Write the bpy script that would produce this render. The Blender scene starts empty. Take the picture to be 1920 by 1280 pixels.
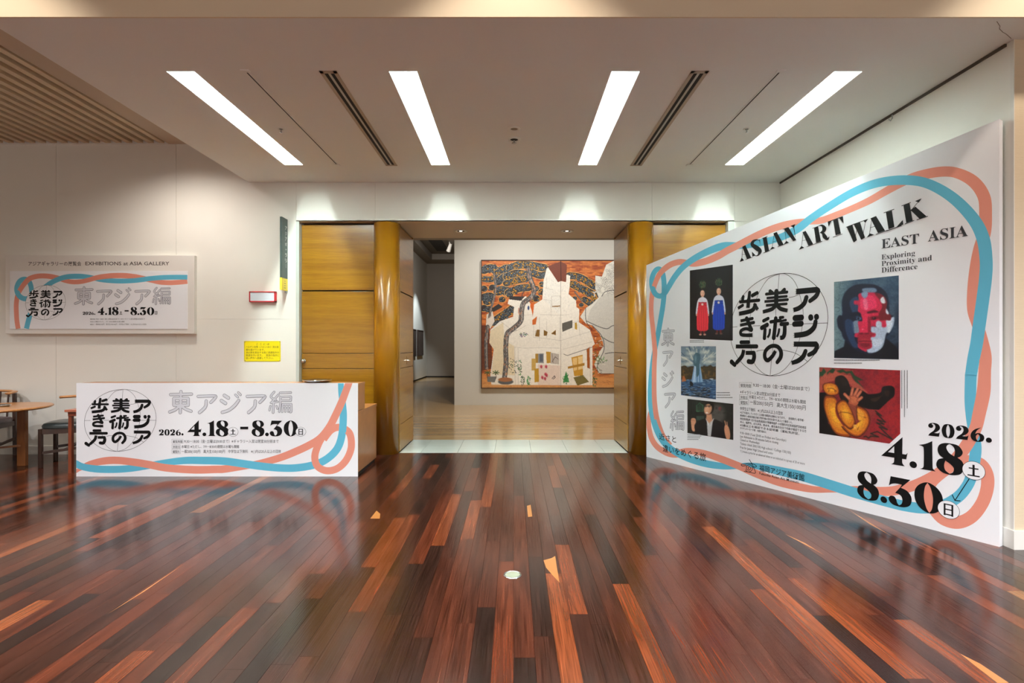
import bpy, math, random
import numpy as np
from mathutils import Vector, geometry

# ------------------------------------------------------------------ camera, world, lights, exposure
SC = bpy.context.scene
COL = SC.collection
random.seed(7); RNG = np.random.default_rng(7)
EYE = 1.30                      # eye height above the floor
WALL = 6.40                     # distance of the back wall
cam = bpy.data.cameras.new('camera'); cam.sensor_width = 36; cam.lens = 18.75
cam.shift_x = -3/1920; cam.shift_y = 8/1920; cam.clip_end = 100
co = bpy.data.objects.new('camera', cam); co.location = (0, 0, EYE); co.rotation_euler = (math.pi/2, 0, 0)
COL.objects.link(co); SC.camera = co
SC.view_settings.view_transform = 'Standard'; SC.view_settings.look = 'None'
SC.view_settings.gamma = 1; SC.view_settings.use_curve_mapping = False
SC.view_settings.exposure = 1.12
SC.cycles.max_bounces = 7; SC.cycles.diffuse_bounces = 4; SC.cycles.glossy_bounces = 4
SC.cycles.caustics_reflective = False; SC.cycles.caustics_refractive = False
W = bpy.data.worlds.new('world'); SC.world = W; W.use_nodes = True
W.node_tree.nodes['Background'].inputs[0].default_value = (0.9, 0.8, 0.7, 1)
W.node_tree.nodes['Background'].inputs[1].default_value = 0.02

WARM = (1, 0.86, 0.72); NEUT = (1, 0.93, 0.85); COOL = (0.80, 0.93, 1.0); TUBE = (0.84, 1.0, 0.97)
def light(name, kind, loc, power, col=WARM, target=None, size=0.06, cone=120, blend=0.5, sy=None):
    l = bpy.data.lights.new(name, kind); l.energy = power; l.color = col
    if kind == 'AREA':
        l.shape = 'RECTANGLE'; l.size = size; l.size_y = sy or size
    else: l.shadow_soft_size = size
    if kind == 'SPOT': l.spot_size = math.radians(cone); l.spot_blend = blend
    o = bpy.data.objects.new(name, l); o.location = loc; COL.objects.link(o)
    d = Vector(target) - Vector(loc) if target else Vector((0, 0, -1))
    o.rotation_euler = d.to_track_quat('-Z', 'Y').to_euler()
    return o
# first row: downlights of the high hall ceiling, just in front of the lowered ceiling
HALL_FILL = (0.95, 0.96, 1.0)
for x in (-3.15, 0.0, 3.15): light('hall_and_fill_light', 'SPOT', (x, 2.42, 4.46), 85, WARM, None, 0.07, 84, 0.35)
for x in (-2.4, 0.8, 4.2): light('hall_and_fill_light', 'SPOT', (x, -0.6, 4.46), 490, HALL_FILL, None, 0.10, 135, 0.6)  # added fill lamps overhead, brightening boards and floor from the front
for x in (-6.6, -4.6): light('hall_and_fill_light', 'SPOT', (x, 3.1, 3.68), 88, HALL_FILL, None, 0.06, 130, 0.6)  # added spots below the slats, brightening the sign and lower left wall
for x in (-6, -1.6, 3): light('hall_and_fill_light', 'SPOT', (x, -3.8, 3.68 if x < -3.2 else 4.46), 420, HALL_FILL, None, 0.12, 135, 0.6)  # more added fill, out of view behind the camera
# downlights beside the slatted ceiling
light('wall_washer', 'SPOT', (-3.80, 5.50, 3.70), 62, (1, .92, .84), None, 0.03, 148, 1.0)
light('wall_washer', 'SPOT', (-8.2, 5.0, 3.68), 50, WARM, None, 0.06, 130, 0.6)
light('wall_washer', 'SPOT', (-3.8, 2.6, 3.70), 80, WARM, None, 0.06, 130, 0.6)
# gallery beyond the doors
light('gallery_spot', 'SPOT', (0.9, 8.9, 4.75), 165, (1, .99, .95), (0.9, 11.7, 0.3), 0.12, 120, 0.8)
light('gallery_spot', 'SPOT', (3.6, 8.9, 4.75), 110, (1, .96, .90), (3.0, 11.7, 0.9), 0.12, 90, 0.8)
light('gallery_spot', 'SPOT', (-0.6, 9.2, 4.75), 120, (1, .96, .89), (-0.3, 11.7, 0.3), 0.12, 90, 0.8)
light('gallery_spot', 'SPOT', (-2.3, 18.5, 4.3), 260, COOL, (-3.55, 20.0, 1.7), 0.03, 44, 0.7)
light('gallery_spot', 'SPOT', (-2.3, 16.0, 4.6), 110, (1, .93, .86), (-2.5, 21.9, 0.8), 0.1, 110, 0.9)
# recessed lamps in the doorway soffit
for x in (-0.66, 0.69): light('doorway_lamp', 'SPOT', (x, 6.93, 2.77), 9, NEUT, None, 0.03, 110, 0.5)

# ------------------------------------------------------------------ materials
def srgb(r, g, b):
    f = lambda c: (c/255/12.92) if c/255 <= .04045 else ((c/255+.055)/1.055)**2.4
    return (f(r), f(g), f(b), 1)
MATS = {}
def mat(name, rgb, rough=0.5, metal=0, spec=0.5, var=0.0, vscale=(4, 4, 4), bump=0.0, bscale=(60, 60, 60), coat=0, emit=None, attr=None):
    if name in MATS: return MATS[name]
    m = bpy.data.materials.new(name); m.use_nodes = True; MATS[name] = m
    N, L = m.node_tree.nodes, m.node_tree.links; b = N['Principled BSDF']
    c = srgb(*rgb)
    b.inputs['Base Color'].default_value = c; b.inputs['Roughness'].default_value = rough
    b.inputs['Metallic'].default_value = metal; b.inputs['Specular IOR Level'].default_value = spec
    if coat: b.inputs['Coat Weight'].default_value = coat; b.inputs['Coat Roughness'].default_value = 0.08
    def noise(sc, detail=3):
        tc = N.new('ShaderNodeNewGeometry'); mp = N.new('ShaderNodeMapping'); mp.inputs['Scale'].default_value = sc
        n = N.new('ShaderNodeTexNoise'); n.inputs['Scale'].default_value = 1; n.inputs['Detail'].default_value = detail
        L.new(tc.outputs['Position'], mp.inputs['Vector']); L.new(mp.outputs[0], n.inputs['Vector']); return n
    if attr:
        a = N.new('ShaderNodeAttribute'); a.attribute_name = attr; L.new(a.outputs['Color'], b.inputs['Base Color'])
    if var:
        n = noise(vscale); mx = N.new('ShaderNodeMix'); mx.data_type = 'RGBA'
        L.new(n.outputs['Fac'], mx.inputs['Factor'])
        mx.inputs['A'].default_value = tuple(min(1, v*(1-var)) for v in c[:3])+(1,)
        mx.inputs['B'].default_value = tuple(min(1, v*(1+var)) for v in c[:3])+(1,)
        L.new(mx.outputs['Result'], b.inputs['Base Color'])
    if bump:
        n = noise(bscale); bp = N.new('ShaderNodeBump'); bp.inputs['Strength'].default_value = bump; bp.inputs['Distance'].default_value = 0.004
        L.new(n.outputs['Fac'], bp.inputs['Height']); L.new(bp.outputs[0], b.inputs['Normal'])
    if emit:
        b.inputs['Emission Color'].default_value = emit[0]+(1,); b.inputs['Emission Strength'].default_value = emit[1]
    return m

def wood(name, c1, c2, scale, rough=0.35, coat=0.2, bump=0.05):
    if name in MATS: return MATS[name]
    m = bpy.data.materials.new(name); m.use_nodes = True; MATS[name] = m
    N, L = m.node_tree.nodes, m.node_tree.links; b = N['Principled BSDF']
    g = N.new('ShaderNodeNewGeometry'); mp = N.new('ShaderNodeMapping'); mp.inputs['Scale'].default_value = scale
    n = N.new('ShaderNodeTexNoise'); n.inputs['Scale'].default_value = 1; n.inputs['Detail'].default_value = 6; n.inputs['Distortion'].default_value = 0.6
    mp2 = N.new('ShaderNodeMapping'); mp2.inputs['Scale'].default_value = tuple(s*.12 for s in scale)
    n2 = N.new('ShaderNodeTexNoise'); n2.inputs['Scale'].default_value = 1; n2.inputs['Detail'].default_value = 2
    L.new(g.outputs['Position'], mp.inputs[0]); L.new(mp.outputs[0], n.inputs[0])
    L.new(g.outputs['Position'], mp2.inputs[0]); L.new(mp2.outputs[0], n2.inputs[0])
    ad = N.new('ShaderNodeMath'); ad.operation = 'ADD'; L.new(n.outputs['Fac'], ad.inputs[0]); L.new(n2.outputs['Fac'], ad.inputs[1])
    rp = N.new('ShaderNodeMapRange'); rp.inputs['From Min'].default_value = 0.7; rp.inputs['From Max'].default_value = 1.3; L.new(ad.outputs[0], rp.inputs[0])
    mx = N.new('ShaderNodeMix'); mx.data_type = 'RGBA'; mx.inputs['A'].default_value = srgb(*c1); mx.inputs['B'].default_value = srgb(*c2)
    L.new(rp.outputs[0], mx.inputs['Factor']); L.new(mx.outputs['Result'], b.inputs['Base Color'])
    b.inputs['Roughness'].default_value = rough; b.inputs['Coat Weight'].default_value = coat; b.inputs['Coat Roughness'].default_value = 0.12
    if bump:
        bp = N.new('ShaderNodeBump'); bp.inputs['Strength'].default_value = bump; bp.inputs['Distance'].default_value = 0.003
        L.new(n.outputs['Fac'], bp.inputs['Height']); L.new(bp.outputs[0], b.inputs['Normal'])
    return m

def plank_mat():
    m = bpy.data.materials.new('dark_floor_plank'); m.use_nodes = True
    N, L = m.node_tree.nodes, m.node_tree.links; b = N['Principled BSDF']
    a = N.new('ShaderNodeAttribute'); a.attribute_name = 'tone'
    g = N.new('ShaderNodeNewGeometry')
    off = N.new('ShaderNodeMath'); off.operation = 'MULTIPLY'; off.inputs[1].default_value = 137.0; L.new(a.outputs['Fac'], off.inputs[0])
    cb = N.new('ShaderNodeCombineXYZ'); L.new(off.outputs[0], cb.inputs[1]); L.new(off.outputs[0], cb.inputs[0])
    va = N.new('ShaderNodeVectorMath'); va.operation = 'ADD'; L.new(g.outputs['Position'], va.inputs[0]); L.new(cb.outputs[0], va.inputs[1])
    def nz(sc, det, dist):
        mp = N.new('ShaderNodeMapping'); mp.inputs['Scale'].default_value = sc; L.new(va.outputs[0], mp.inputs[0])
        n = N.new('ShaderNodeTexNoise'); n.inputs['Scale'].default_value = 1; n.inputs['Detail'].default_value = det; n.inputs['Distortion'].default_value = dist
        L.new(mp.outputs[0], n.inputs[0]); return n
    grain = nz((190, 3, 1), 4, 0.15); fig = nz((24, 1.6, 1), 4, 1.2)
    rp = N.new('ShaderNodeValToRGB'); cr = rp.color_ramp; cr.interpolation = 'LINEAR'
    stops = [(0.0, (24, 14, 11)), (0.22, (38, 20, 14)), (0.45, (56, 26, 16)), (0.65, (74, 33, 18)), (0.82, (94, 44, 22)), (0.93, (110, 56, 29)), (1.0, (110, 72, 44))]
    while len(cr.elements) < len(stops): cr.elements.new(0.5)
    for e, (p, c) in zip(cr.elements, stops): e.position = p; e.color = srgb(*c)
    L.new(a.outputs['Fac'], rp.inputs[0])
    def mr(n, f0, f1, t0, t1):
        r = N.new('ShaderNodeMapRange'); r.inputs['From Min'].default_value = f0; r.inputs['From Max'].default_value = f1
        r.inputs['To Min'].default_value = t0; r.inputs['To Max'].default_value = t1; L.new(n.outputs['Fac'], r.inputs[0]); return r
    r1 = mr(grain, .3, .7, .60, 1.45); r2 = mr(fig, .3, .7, .60, 1.45)
    mu = N.new('ShaderNodeMath'); mu.operation = 'MULTIPLY'; L.new(r1.outputs[0], mu.inputs[0]); L.new(r2.outputs[0], mu.inputs[1])
    sc = N.new('ShaderNodeVectorMath'); sc.operation = 'SCALE'; L.new(rp.outputs[0], sc.inputs[0]); L.new(mu.outputs[0], sc.inputs['Scale'])
    L.new(sc.outputs[0], b.inputs['Base Color'])
    r3 = mr(grain, .3, .7, .11, .19); L.new(r3.outputs[0], b.inputs['Roughness'])
    b.inputs['Specular IOR Level'].default_value = 0.55
    bp = N.new('ShaderNodeBump'); bp.inputs['Strength'].default_value = 0.12; bp.inputs['Distance'].default_value = 0.002
    L.new(grain.outputs['Fac'], bp.inputs['Height']); L.new(bp.outputs[0], b.inputs['Normal'])
    return m
M_PLANK = plank_mat()
M_WALL = mat('painted_wall_cloth', (234, 231, 222), 0.75, var=.03, vscale=(1.5, 1.5, 1.5), bump=.06, bscale=(30, 30, 240))
M_CEIL = mat('ceiling_paint', (230, 230, 226), 0.8, var=.03, vscale=(1.2, 1.2, 1.2))
M_CLOTH = mat('beige_woven_cloth', (214, 197, 168), 0.85, var=.05, vscale=(8, 8, 200), bump=.25, bscale=(40, 40, 330))
M_WHITE = mat('white_paint', (226, 224, 216), 0.5)
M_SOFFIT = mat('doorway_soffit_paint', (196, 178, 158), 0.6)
M_BOARD = mat('satin_white_print_board', (238, 239, 243), 0.3, spec=.4)
M_BOARD2 = mat('print_board_edge', (205, 200, 190), 0.6)
M_BLACK = mat('black_print', (7, 7, 8), 0.55, spec=.25)
M_GREY = mat('grey_small_print', (70, 70, 74), 0.5)
M_OUT = mat('outline_print', (62, 62, 74), 0.5)
M_FILL = mat('pale_grey_print', (212, 213, 220), 0.4)
M_BLUE = mat('blue_ribbon_print', (96, 184, 212), 0.4)
M_CORAL = mat('coral_ribbon_print', (228, 146, 126), 0.4)
M_DOOR = wood('golden_brown_door_wood', (132, 88, 12), (160, 112, 18), (6, 6, 160), 0.3, 0.35, .03)
M_COLW = wood('golden_brown_column_wood', (156, 104, 11), (170, 115, 15), (9, 9, 1), 0.30, 0.25, 0)
M_CTR = wood('counter_wood', (150, 92, 48), (172, 110, 60), (60, 8, 8), 0.35, 0.3, .02)
M_OAK = wood('pale_gallery_floor', (176, 136, 88), (214, 176, 124), (3, 46, 3), 0.22, 0.5, .02)
M_STEEL = mat('brushed_steel', (190, 192, 192), 0.25, metal=1)
M_CHROME = mat('chrome', (225, 225, 220), 0.12, metal=1)
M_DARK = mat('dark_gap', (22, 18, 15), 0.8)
M_MARBLE = mat('pale_marble', (214, 222, 214), 0.2, var=.08, vscale=(3, 9, 3), coat=.3)
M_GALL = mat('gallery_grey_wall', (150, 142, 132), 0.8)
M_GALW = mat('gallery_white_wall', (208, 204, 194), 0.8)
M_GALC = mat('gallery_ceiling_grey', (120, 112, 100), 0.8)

# ------------------------------------------------------------------ object helpers
def props(o, label=None, cat=None, group=None, kind=None):
    if label: o['label'] = label
    if cat: o['category'] = cat
    if group: o['group'] = group
    if kind: o['kind'] = kind
    return o
ORG = {}
def root(name, loc, label=None, cat=None, group=None, kind=None):
    o = bpy.data.objects.new(name, None); o.location = loc; o.empty_display_size = .1; COL.objects.link(o)
    ORG[o] = Vector(loc); return props(o, label, cat, group, kind)
class G:                                    # collects polygons (world coordinates) for one mesh
    def __init__(s): s.v = []; s.f = []
    def add(s, vs, fs):
        k = len(s.v); s.v += [tuple(map(float, v)) for v in vs]; s.f += [tuple(i+k for i in f) for f in fs]; return s
    def box(s, x0, x1, y0, y1, z0, z1, bev=0):
        x0, x1 = sorted((x0, x1)); y0, y1 = sorted((y0, y1)); z0, z1 = sorted((z0, z1))
        v = [(x0,y0,z0),(x1,y0,z0),(x1,y1,z0),(x0,y1,z0),(x0,y0,z1),(x1,y0,z1),(x1,y1,z1),(x0,y1,z1)]
        return s.add(v, [(0,3,2,1),(4,5,6,7),(0,1,5,4),(1,2,6,5),(2,3,7,6),(3,0,4,7)])
    def quad(s, a, b, c, d): return s.add([a, b, c, d], [(0,1,2,3)])
    def lathe(s, cx, cy, prof, n=32, a0=0, a1=2*math.pi):
        full = abs(a1-a0-2*math.pi) < 1e-6; m = n if full else n+1
        vs = [(cx+r*math.cos(a0+(a1-a0)*i/n), cy+r*math.sin(a0+(a1-a0)*i/n), z) for r, z in prof for i in range(m)]
        fs = []
        for j in range(len(prof)-1):
            for i in range(n):
                a = j*m+i; b = j*m+(i+1) % m; fs.append((a, b, b+m, a+m))
        return s.add(vs, fs)
    def tube(s, pts, r, n=8, flat=1.0):
        pts = [Vector(p) for p in pts]; rings = []
        for i, p in enumerate(pts):
            t = (pts[min(i+1, len(pts)-1)]-pts[max(i-1, 0)]).normalized()
            u = t.cross(Vector((0, 0, 1)));  u = Vector((1, 0, 0)) if u.length < 1e-3 else u.normalized(); w = u.cross(t)
            rr = r[i] if isinstance(r, (list, tuple)) else r
            rings.append([p+u*rr*math.cos(2*math.pi*k/n)+w*rr*flat*math.sin(2*math.pi*k/n) for k in range(n)])
        vs = [q for g in rings for q in g]; fs = []
        for j in range(len(rings)-1):
            for k in range(n): fs.append((j*n+k, j*n+(k+1) % n, (j+1)*n+(k+1) % n, (j+1)*n+k))
        fs += [tuple(range(n))[::-1], tuple(range((len(rings)-1)*n, len(rings)*n))]
        return s.add(vs, fs)
    def bar(s, a, b, w, d):                 # rectangular leg/rail from a to b
        a, b = Vector(a), Vector(b); t = (b-a).normalized(); u = t.cross(Vector((0, 0, 1)))
        u = Vector((1, 0, 0)) if u.length < 1e-3 else u.normalized(); v = u.cross(t)
        c = [(-1,-1),(1,-1),(1,1),(-1,1)]
        return s.add([p+u*w/2*i+v*d/2*j for p in (a, b) for i, j in c], [(3,2,1,0),(4,5,6,7),(0,1,5,4),(1,2,6,5),(2,3,7,6),(3,0,4,7)])
    def out(s, name, m, parent=None, smooth=False, bevel=0, **kw):
        org = ORG.get(parent, Vector((0, 0, 0))) if parent else Vector((0, 0, 0))
        me = bpy.data.meshes.new(name); me.from_pydata([(x-org.x, y-org.y, z-org.z) for x, y, z in s.v], [], s.f)
        me.materials.append(m); me.update()
        if smooth:
            for p in me.polygons: p.use_smooth = True
        o = bpy.data.objects.new(name, me); COL.objects.link(o)
        if parent: o.parent = parent; ORG[o] = org
        if bevel:
            b = o.modifiers.new('b', 'BEVEL'); b.width = bevel; b.segments = 2; b.limit_method = 'ANGLE'
        return props(o, **kw)
def B(x0, x1, y0, y1, z0, z1): return G().box(x0, x1, y0, y1, z0, z1)
# ------------------------------------------------------------------ the room
H = 3.258; HD = 2.791; RW = 3.20; PIER = 3.41; EDGE = -3.174; UP = 3.72; FAS = 3.189
# floor: slab, then planks one by one
fl = B(-9, 6.5, -6, 6.468, -0.2, -0.012).out('floor', M_DARK, kind='structure')
ORG[fl] = Vector((0, 0, 0))
def tone_attr(me, vals):
    a = me.attributes.new('tone', 'FLOAT', 'POINT'); a.data.foreach_set('value', np.array(vals, dtype=np.float32))
def plank_geo(g, tones, x0, x1, y0, y1, t, c=0.0004):
    v = [(x0,y0,-.012),(x1,y0,-.012),(x1,y1,-.012),(x0,y1,-.012),(x0,y0,-c),(x1,y0,-c),(x1,y1,-c),(x0,y1,-c),
         (x0+c,y0,0),(x1-c,y0,0),(x1-c,y1,0),(x0+c,y1,0)]
    g.add(v, [(0,1,5,4),(1,2,6,5),(2,3,7,6),(3,0,4,7),(4,5,9,8),(5,6,10,9),(6,7,11,10),(7,4,8,11),(8,9,10,11)]); tones += [t]*12
def px_area(x0, x1, y0, y1):
    n = 0
    for i in range(8):
        y = max(1.0, y0+(y1-y0)*(i+.5)/8); x = (x0+x1)/2; sx = 963+1000*x/y; sy = 648+1300/y
        if 0 <= sx <= 1920 and sy <= 1280 and not (x < -1.5 and x > -4.3 and y > 5.35) and not (x > 1.55 and y > 6.25-(x-1.556)*1.768): n += 1/y**3
    return n*(x1-x0)*(y1-y0)
planks = []
x = -7.2; PW = 0.09
while x < 6.4:
    y = 1.1-random.random()*1.2
    while y < 6.468:
        ln = random.choice((.6, .9, .9, 1.2, 1.2, 1.5, 1.8)); y2 = min(y+ln, 6.468)
        if y2 > 1.1 and y2-max(y, 1.1) > .02:
            t = min(1, max(0, random.choice((random.gauss(.22, .12), random.gauss(.38, .12), random.gauss(.5, .12), random.gauss(.72, .14)))))
            planks.append((x+.0004, x+PW-.0004, max(y, 1.1)+.0004, y2-.0004, t))
        y = y2
    x += PW
planks = [p for p in planks if not (p[0] > RW+.02 and p[2] > PIER)]
planks.sort(key=lambda p: -px_area(*p[:4]))
for p in planks[:295]:
    g = G(); tn = []; plank_geo(g, tn, *p); o = g.out('plank', M_PLANK, fl); tone_attr(o.data, tn)
g = G(); tn = []
for p in planks[295:]: plank_geo(g, tn, *p)
xx = -9.0
while xx < 6.4:
    plank_geo(g, tn, xx, xx+PW-.001, -6, 1.099, min(1, max(0, random.gauss(.42, .22)))); xx += PW
o = g.out('far_planks', M_PLANK, fl, kind='stuff'); tone_attr(o.data, tn)
# pale sapwood streaks in single boards
M_SAP = mat('sapwood', (156, 100, 48), .3, var=.12, vscale=(60, 8, 1), coat=.4)
def floor_pt(px, py): d = 1300/(py-648); return ((px-963)/1000*d, d, 0.0003)
for poly in ([(1019,1050),(1034,1046),(1041,1042),(1044,1062),(1049,1092),(1036,1078),(1024,1064)],
             [(200,1152),(262,1112),(348,1055),(270,1109)], [(1800,1225),(1838,1244),(1892,1280),(1870,1280),(1826,1246)],
             [(694,972),(706,957),(713,963),(712,972)], [(988,948),(995,946),(998,968),(990,969)],
             [(1591,955),(1632,980),(1672,1005),(1630,982)], [(1470,1000),(1510,1018),(1545,1040),(1508,1020)]):
    G().add([floor_pt(*p) for p in poly], [tuple(range(len(poly)))[::-1]]).out('sapwood_streak', M_SAP, fl)

# back wall in panels with fine open joints
wb = B(-9, -2.61, WALL+.012, WALL+.15, 0, 4.0)
wb.box(-2.61, RW+.4, WALL+.012, WALL+.10, HD+.012, 4.0).box(2.65, RW+.4, WALL+.012, WALL+.15, 0, HD+.012)
wall_back = wb.out('wall_back', M_WHITE, kind='structure'); ORG[wall_back] = Vector((0, 0, 0))
j = .0012
def wpanel(x0, x1, z0, z1): B(x0+j, x1-j, WALL, WALL+.0119, z0+j, z1-j).out('panel', M_WALL, wall_back)
xs = [-9, -7.8, -6.93, -5.49, -4.05, -2.61]
for a, b in zip(xs, xs[1:]): wpanel(a, b, 0, 1.62); wpanel(a, b, 1.62, 4.0)
for a, b in ((-2.61, -1.66), (-1.66, -.0), (0, 1.66), (1.66, 2.65), (2.65, RW)): wpanel(a, b, HD, H+.0)
wpanel(2.65, RW, 0, 1.62); wpanel(2.65, RW, 1.62, HD)
# right wall and the cloth covered pier
wr = B(RW, RW+.15, PIER+.012, WALL, 0, H).out('wall_right', M_WALL, kind='structure'); ORG[wr] = Vector((0, 0, 0))
pier = B(RW, 6.5, PIER, PIER+.012, 0, H).out('wall_front_right', M_CLOTH, kind='structure')
B(RW-.004, RW+.0, PIER-.003, PIER+.022, .12, H).out('trim_1', M_WHITE, kind='structure')
B(RW-.012, RW, PIER-.012, WALL, 0, .12).box(RW, 6.5, PIER-.012, PIER, 0, .12).out('baseboard_right', M_WHITE, kind='structure')
B(-9, -2.62, WALL-.012, WALL, 0, .10).out('baseboard_back', M_WHITE, kind='structure')
# dark shadow gap where right wall meets the ceiling, with a small hook
B(RW-.014, RW-.0005, PIER+.05, WALL-.01, H-.018, H).out('trim_2', mat('shadow_gap_strip', (84, 78, 70), .8), kind='structure')
t = root('ceiling_hook', (RW-.02, 4.48, H-.02), 'small metal hook hanging at the joint of ceiling and right wall', 'hook')
G().tube([(RW-.02, 4.48, H-.02), (RW-.02, 4.48, H-.05), (RW-.035, 4.48, H-.07), (RW-.05, 4.48, H-.055)], .005).out('hook_wire', M_STEEL, t)
# enclosing walls behind the camera and aside
B(-9.1, -9, -6, WALL, 0, 4.6).out('wall_left', M_WALL, kind='structure')
B(6.5, 6.6, -6, PIER, 0, 4.6).out('wall_far_right', M_WALL, kind='structure')
B(-9, 6.5, -6.1, -6, 0, 4.6).out('wall_front', M_WALL, kind='structure')

# lowered ceiling: built round the four light troughs (holes)
LX = (-2.38, -.79, .80, 2.39); LY0, LY1, LW = 3.81, 5.776, .10; TR = .30
c = G(); segs = [EDGE]+[v for x in LX for v in (x-LW, x+LW)]+[RW]
for i in range(0, len(segs), 2): c.box(segs[i], segs[i+1], FAS, WALL, H, H+TR+.02)
for x in LX: c.box(x-LW, x+LW, FAS, LY0, H, H+TR+.02); c.box(x-LW, x+LW, LY1, WALL, H, H+TR+.02)
c.box(RW, 6.5, FAS, PIER, H, H+TR+.02)
c.box(EDGE, 6.5, FAS, FAS+.1, H+TR+.02, 4.6)
ceil = c.out('ceiling', M_CEIL, kind='structure')
B(EDGE, 6.5, FAS-.012, FAS, H, 4.6).out('trim_3', mat('fascia_paint', (226, 212, 186), .7), kind='structure')
B(EDGE, 6.5, -6, FAS, 4.6, 4.7).out('ceiling.001', M_CEIL, kind='structure')
# hairline crack by the pier
ck = G(); cp = [(1869, 40), (1875, 49), (1874, 54), (1880, 60), (1887, 64), (1896, 72)]
def ceil_pt(px, py, dz=.0004): d = (H-EYE)*1000/(648-py); return ((px-963)/1000*d, d, H-dz)
for a, b in zip(cp, cp[1:]): ck.tube([ceil_pt(*a), ceil_pt(*b)], .0016, 4)
ck.out('trim_4', mat('crack', (120, 105, 90), .8), kind='structure')
# left ceiling with slats
uc = B(-4.134, EDGE, -6, WALL, UP, UP+.15).box(-9, -4.134, -6, WALL, 3.98, 4.1).box(-9, -6.75, -6, WALL, UP, UP+.26)
lc = uc.out('ceiling.002', mat('upper_ceiling_paint', (190, 172, 152), .8), kind='structure'); ORG[lc] = Vector((0, 0, 0))
B(-6.75, -4.134, WALL-.03, WALL, UP-.004, UP+.26).out('trim_5', M_CEIL, kind='structure')
M_SLAT = mat('slat_paint', (206, 186, 156), .6)
sm = None
for i in range(20):
    xs_ = -4.20-i*.1286
    if sm is None:
        o = G().box(-.031, .031, .5, WALL-.03, UP, UP+.09).out('slat', M_SLAT, lc, bevel=.002); sm = o.data
    else:
        o = bpy.data.objects.new('slat', sm); COL.objects.link(o); o.parent = lc
    o.location = (xs_, 0, 0)
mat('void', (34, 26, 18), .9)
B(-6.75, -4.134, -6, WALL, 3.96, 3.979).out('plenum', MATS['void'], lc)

# ------------------------------------------------------------------ ceiling lights and fittings
M_TUBE = mat('lit_tube', (255, 255, 255), .5, emit=(TUBE, 195.0))
M_TRG = mat('glowing_white_trough', (246, 246, 244), .6, emit=(TUBE, 2.3))  # glow added to the trough walls to spread more light over the room
which = ('leftmost', 'second from the left', 'third from the left', 'rightmost')
for x, wn in zip(LX, which):
    t = root('ceiling_light', (x, (LY0+LY1)/2, H), f'long white recessed ceiling light strip, {wn} of the four', 'ceiling light', 'recessed light strips in the lowered ceiling')
    a = LW-.002; k = G()
    k.box(x-a, x-a+.004, LY0+.001, LY1-.001, H+.001, H+TR).box(x+a-.004, x+a, LY0+.001, LY1-.001, H+.001, H+TR)
    k.box(x-a, x+a, LY0+.001, LY0+.005, H+.001, H+TR).box(x-a, x+a, LY1-.005, LY1-.001, H+.001, H+TR).box(x-a, x+a, LY0, LY1, H+TR-.004, H+TR)
    k.out('trough', M_TRG, t)
    G().tube([(x, LY0+.04, H+TR-.035), (x, LY1-.04, H+TR-.035)], .016, 10).out('fluorescent_tube', M_TUBE, t, smooth=True)
M_VENT = mat('vent_frame_paint', (176, 160, 140), .5)
for sx, wn in ((-1, 'left'), (1, 'right')):
    cx = (680-963)/1000*(H-EYE)/((648-221)/1000) * (-sx) * -1
    # slot diffuser between light strips
    X = sx*1.325+ (0 if sx < 0 else .005); Y0, Y1 = 3.80, 5.80
    t = root('air_vent', (X, 4.8, H), f'long double-slot air vent on the {wn} half of the ceiling', 'air vent', 'slot vents in the ceiling')
    w = .062
    f = B(X-w, X-w+.026, Y0, Y1, H-.004, H).box(X+w-.026, X+w, Y0, Y1, H-.004, H).box(X-w, X+w, Y0, Y0+.03, H-.004, H).box(X-w, X+w, Y1-.03, Y1, H-.004, H)
    f.out('vent_frame', M_VENT, t)
    B(X-.009, X+.009, Y0+.03, Y1-.03, H-.003, H).out('vent_blade', mat('vent_blade', (180, 178, 170), .4), t)
    B(X-w+.026, X-.009, Y0+.03, Y1-.03, H-.0012, H).box(X+.009, X+w-.026, Y0+.03, Y1-.03, H-.0012, H).out('slot', M_DARK, t)
    X = sx*1.905-.004
    t = root('lighting_track', (X, 4.8, H), f'narrow recessed lighting track on the {wn} side of the ceiling', 'lighting track', 'recessed tracks in the ceiling')
    B(X-.016, X-.006, 3.8, 5.76, H-.004, H).box(X+.006, X+.016, 3.8, 5.76, H-.004, H).box(X-.03, X+.03, 3.78, 3.81, H-.008, H).box(X-.03, X+.03, 5.75, 5.79, H-.008, H).out('track_rail', M_CEIL, t)
    B(X-.006, X+.006, 3.81, 5.75, H-.0015, H).out('slot', M_DARK, t)
def ceil_disc(name, px, py, r, label, cat, sprinkler, z=H, group=None):
    d = (z-EYE)*1000/(648-py); X = (px-963)/1000*d
    t = root(name, (X, d, z), label, cat, group)
    G().lathe(X, d, [(r, z), (r, z-.006), (r*.62, z-.008), (r*.6, z-.001)], 28).out('rim', M_WHITE, t, smooth=True)
    if sprinkler:
        G().lathe(X, d, [(r*.6, z-.002), (0.001, z-.002)], 24).out('recess', M_DARK, t)
        G().lathe(X, d, [(.006, z), (.007, z-.02), (.004, z-.03), (r*.38, z-.034), (r*.38, z-.037), (.001, z-.038)], 20).out('deflector', M_STEEL, t, smooth=True)
    else:
        G().lathe(X, d, [(r*.6, z-.002), (0.001, z-.0025)], 24).out('inner_disc', mat('speaker_mesh', (150, 135, 118), .8), t)
ceil_disc('ceiling_speaker', 964, 241, .056, 'plain white round ceiling disc just in front of the centre sprinkler', 'ceiling disc', False)
ceil_disc('sprinkler', 964, 261, .062, 'white round sprinkler with dark slots in the middle of the ceiling', 'sprinkler', True, group='ceiling sprinklers')
ceil_disc('sprinkler', 527, 241, .030, 'small round sprinkler beside the leftmost light strip', 'sprinkler', True, group='ceiling sprinklers')
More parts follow.
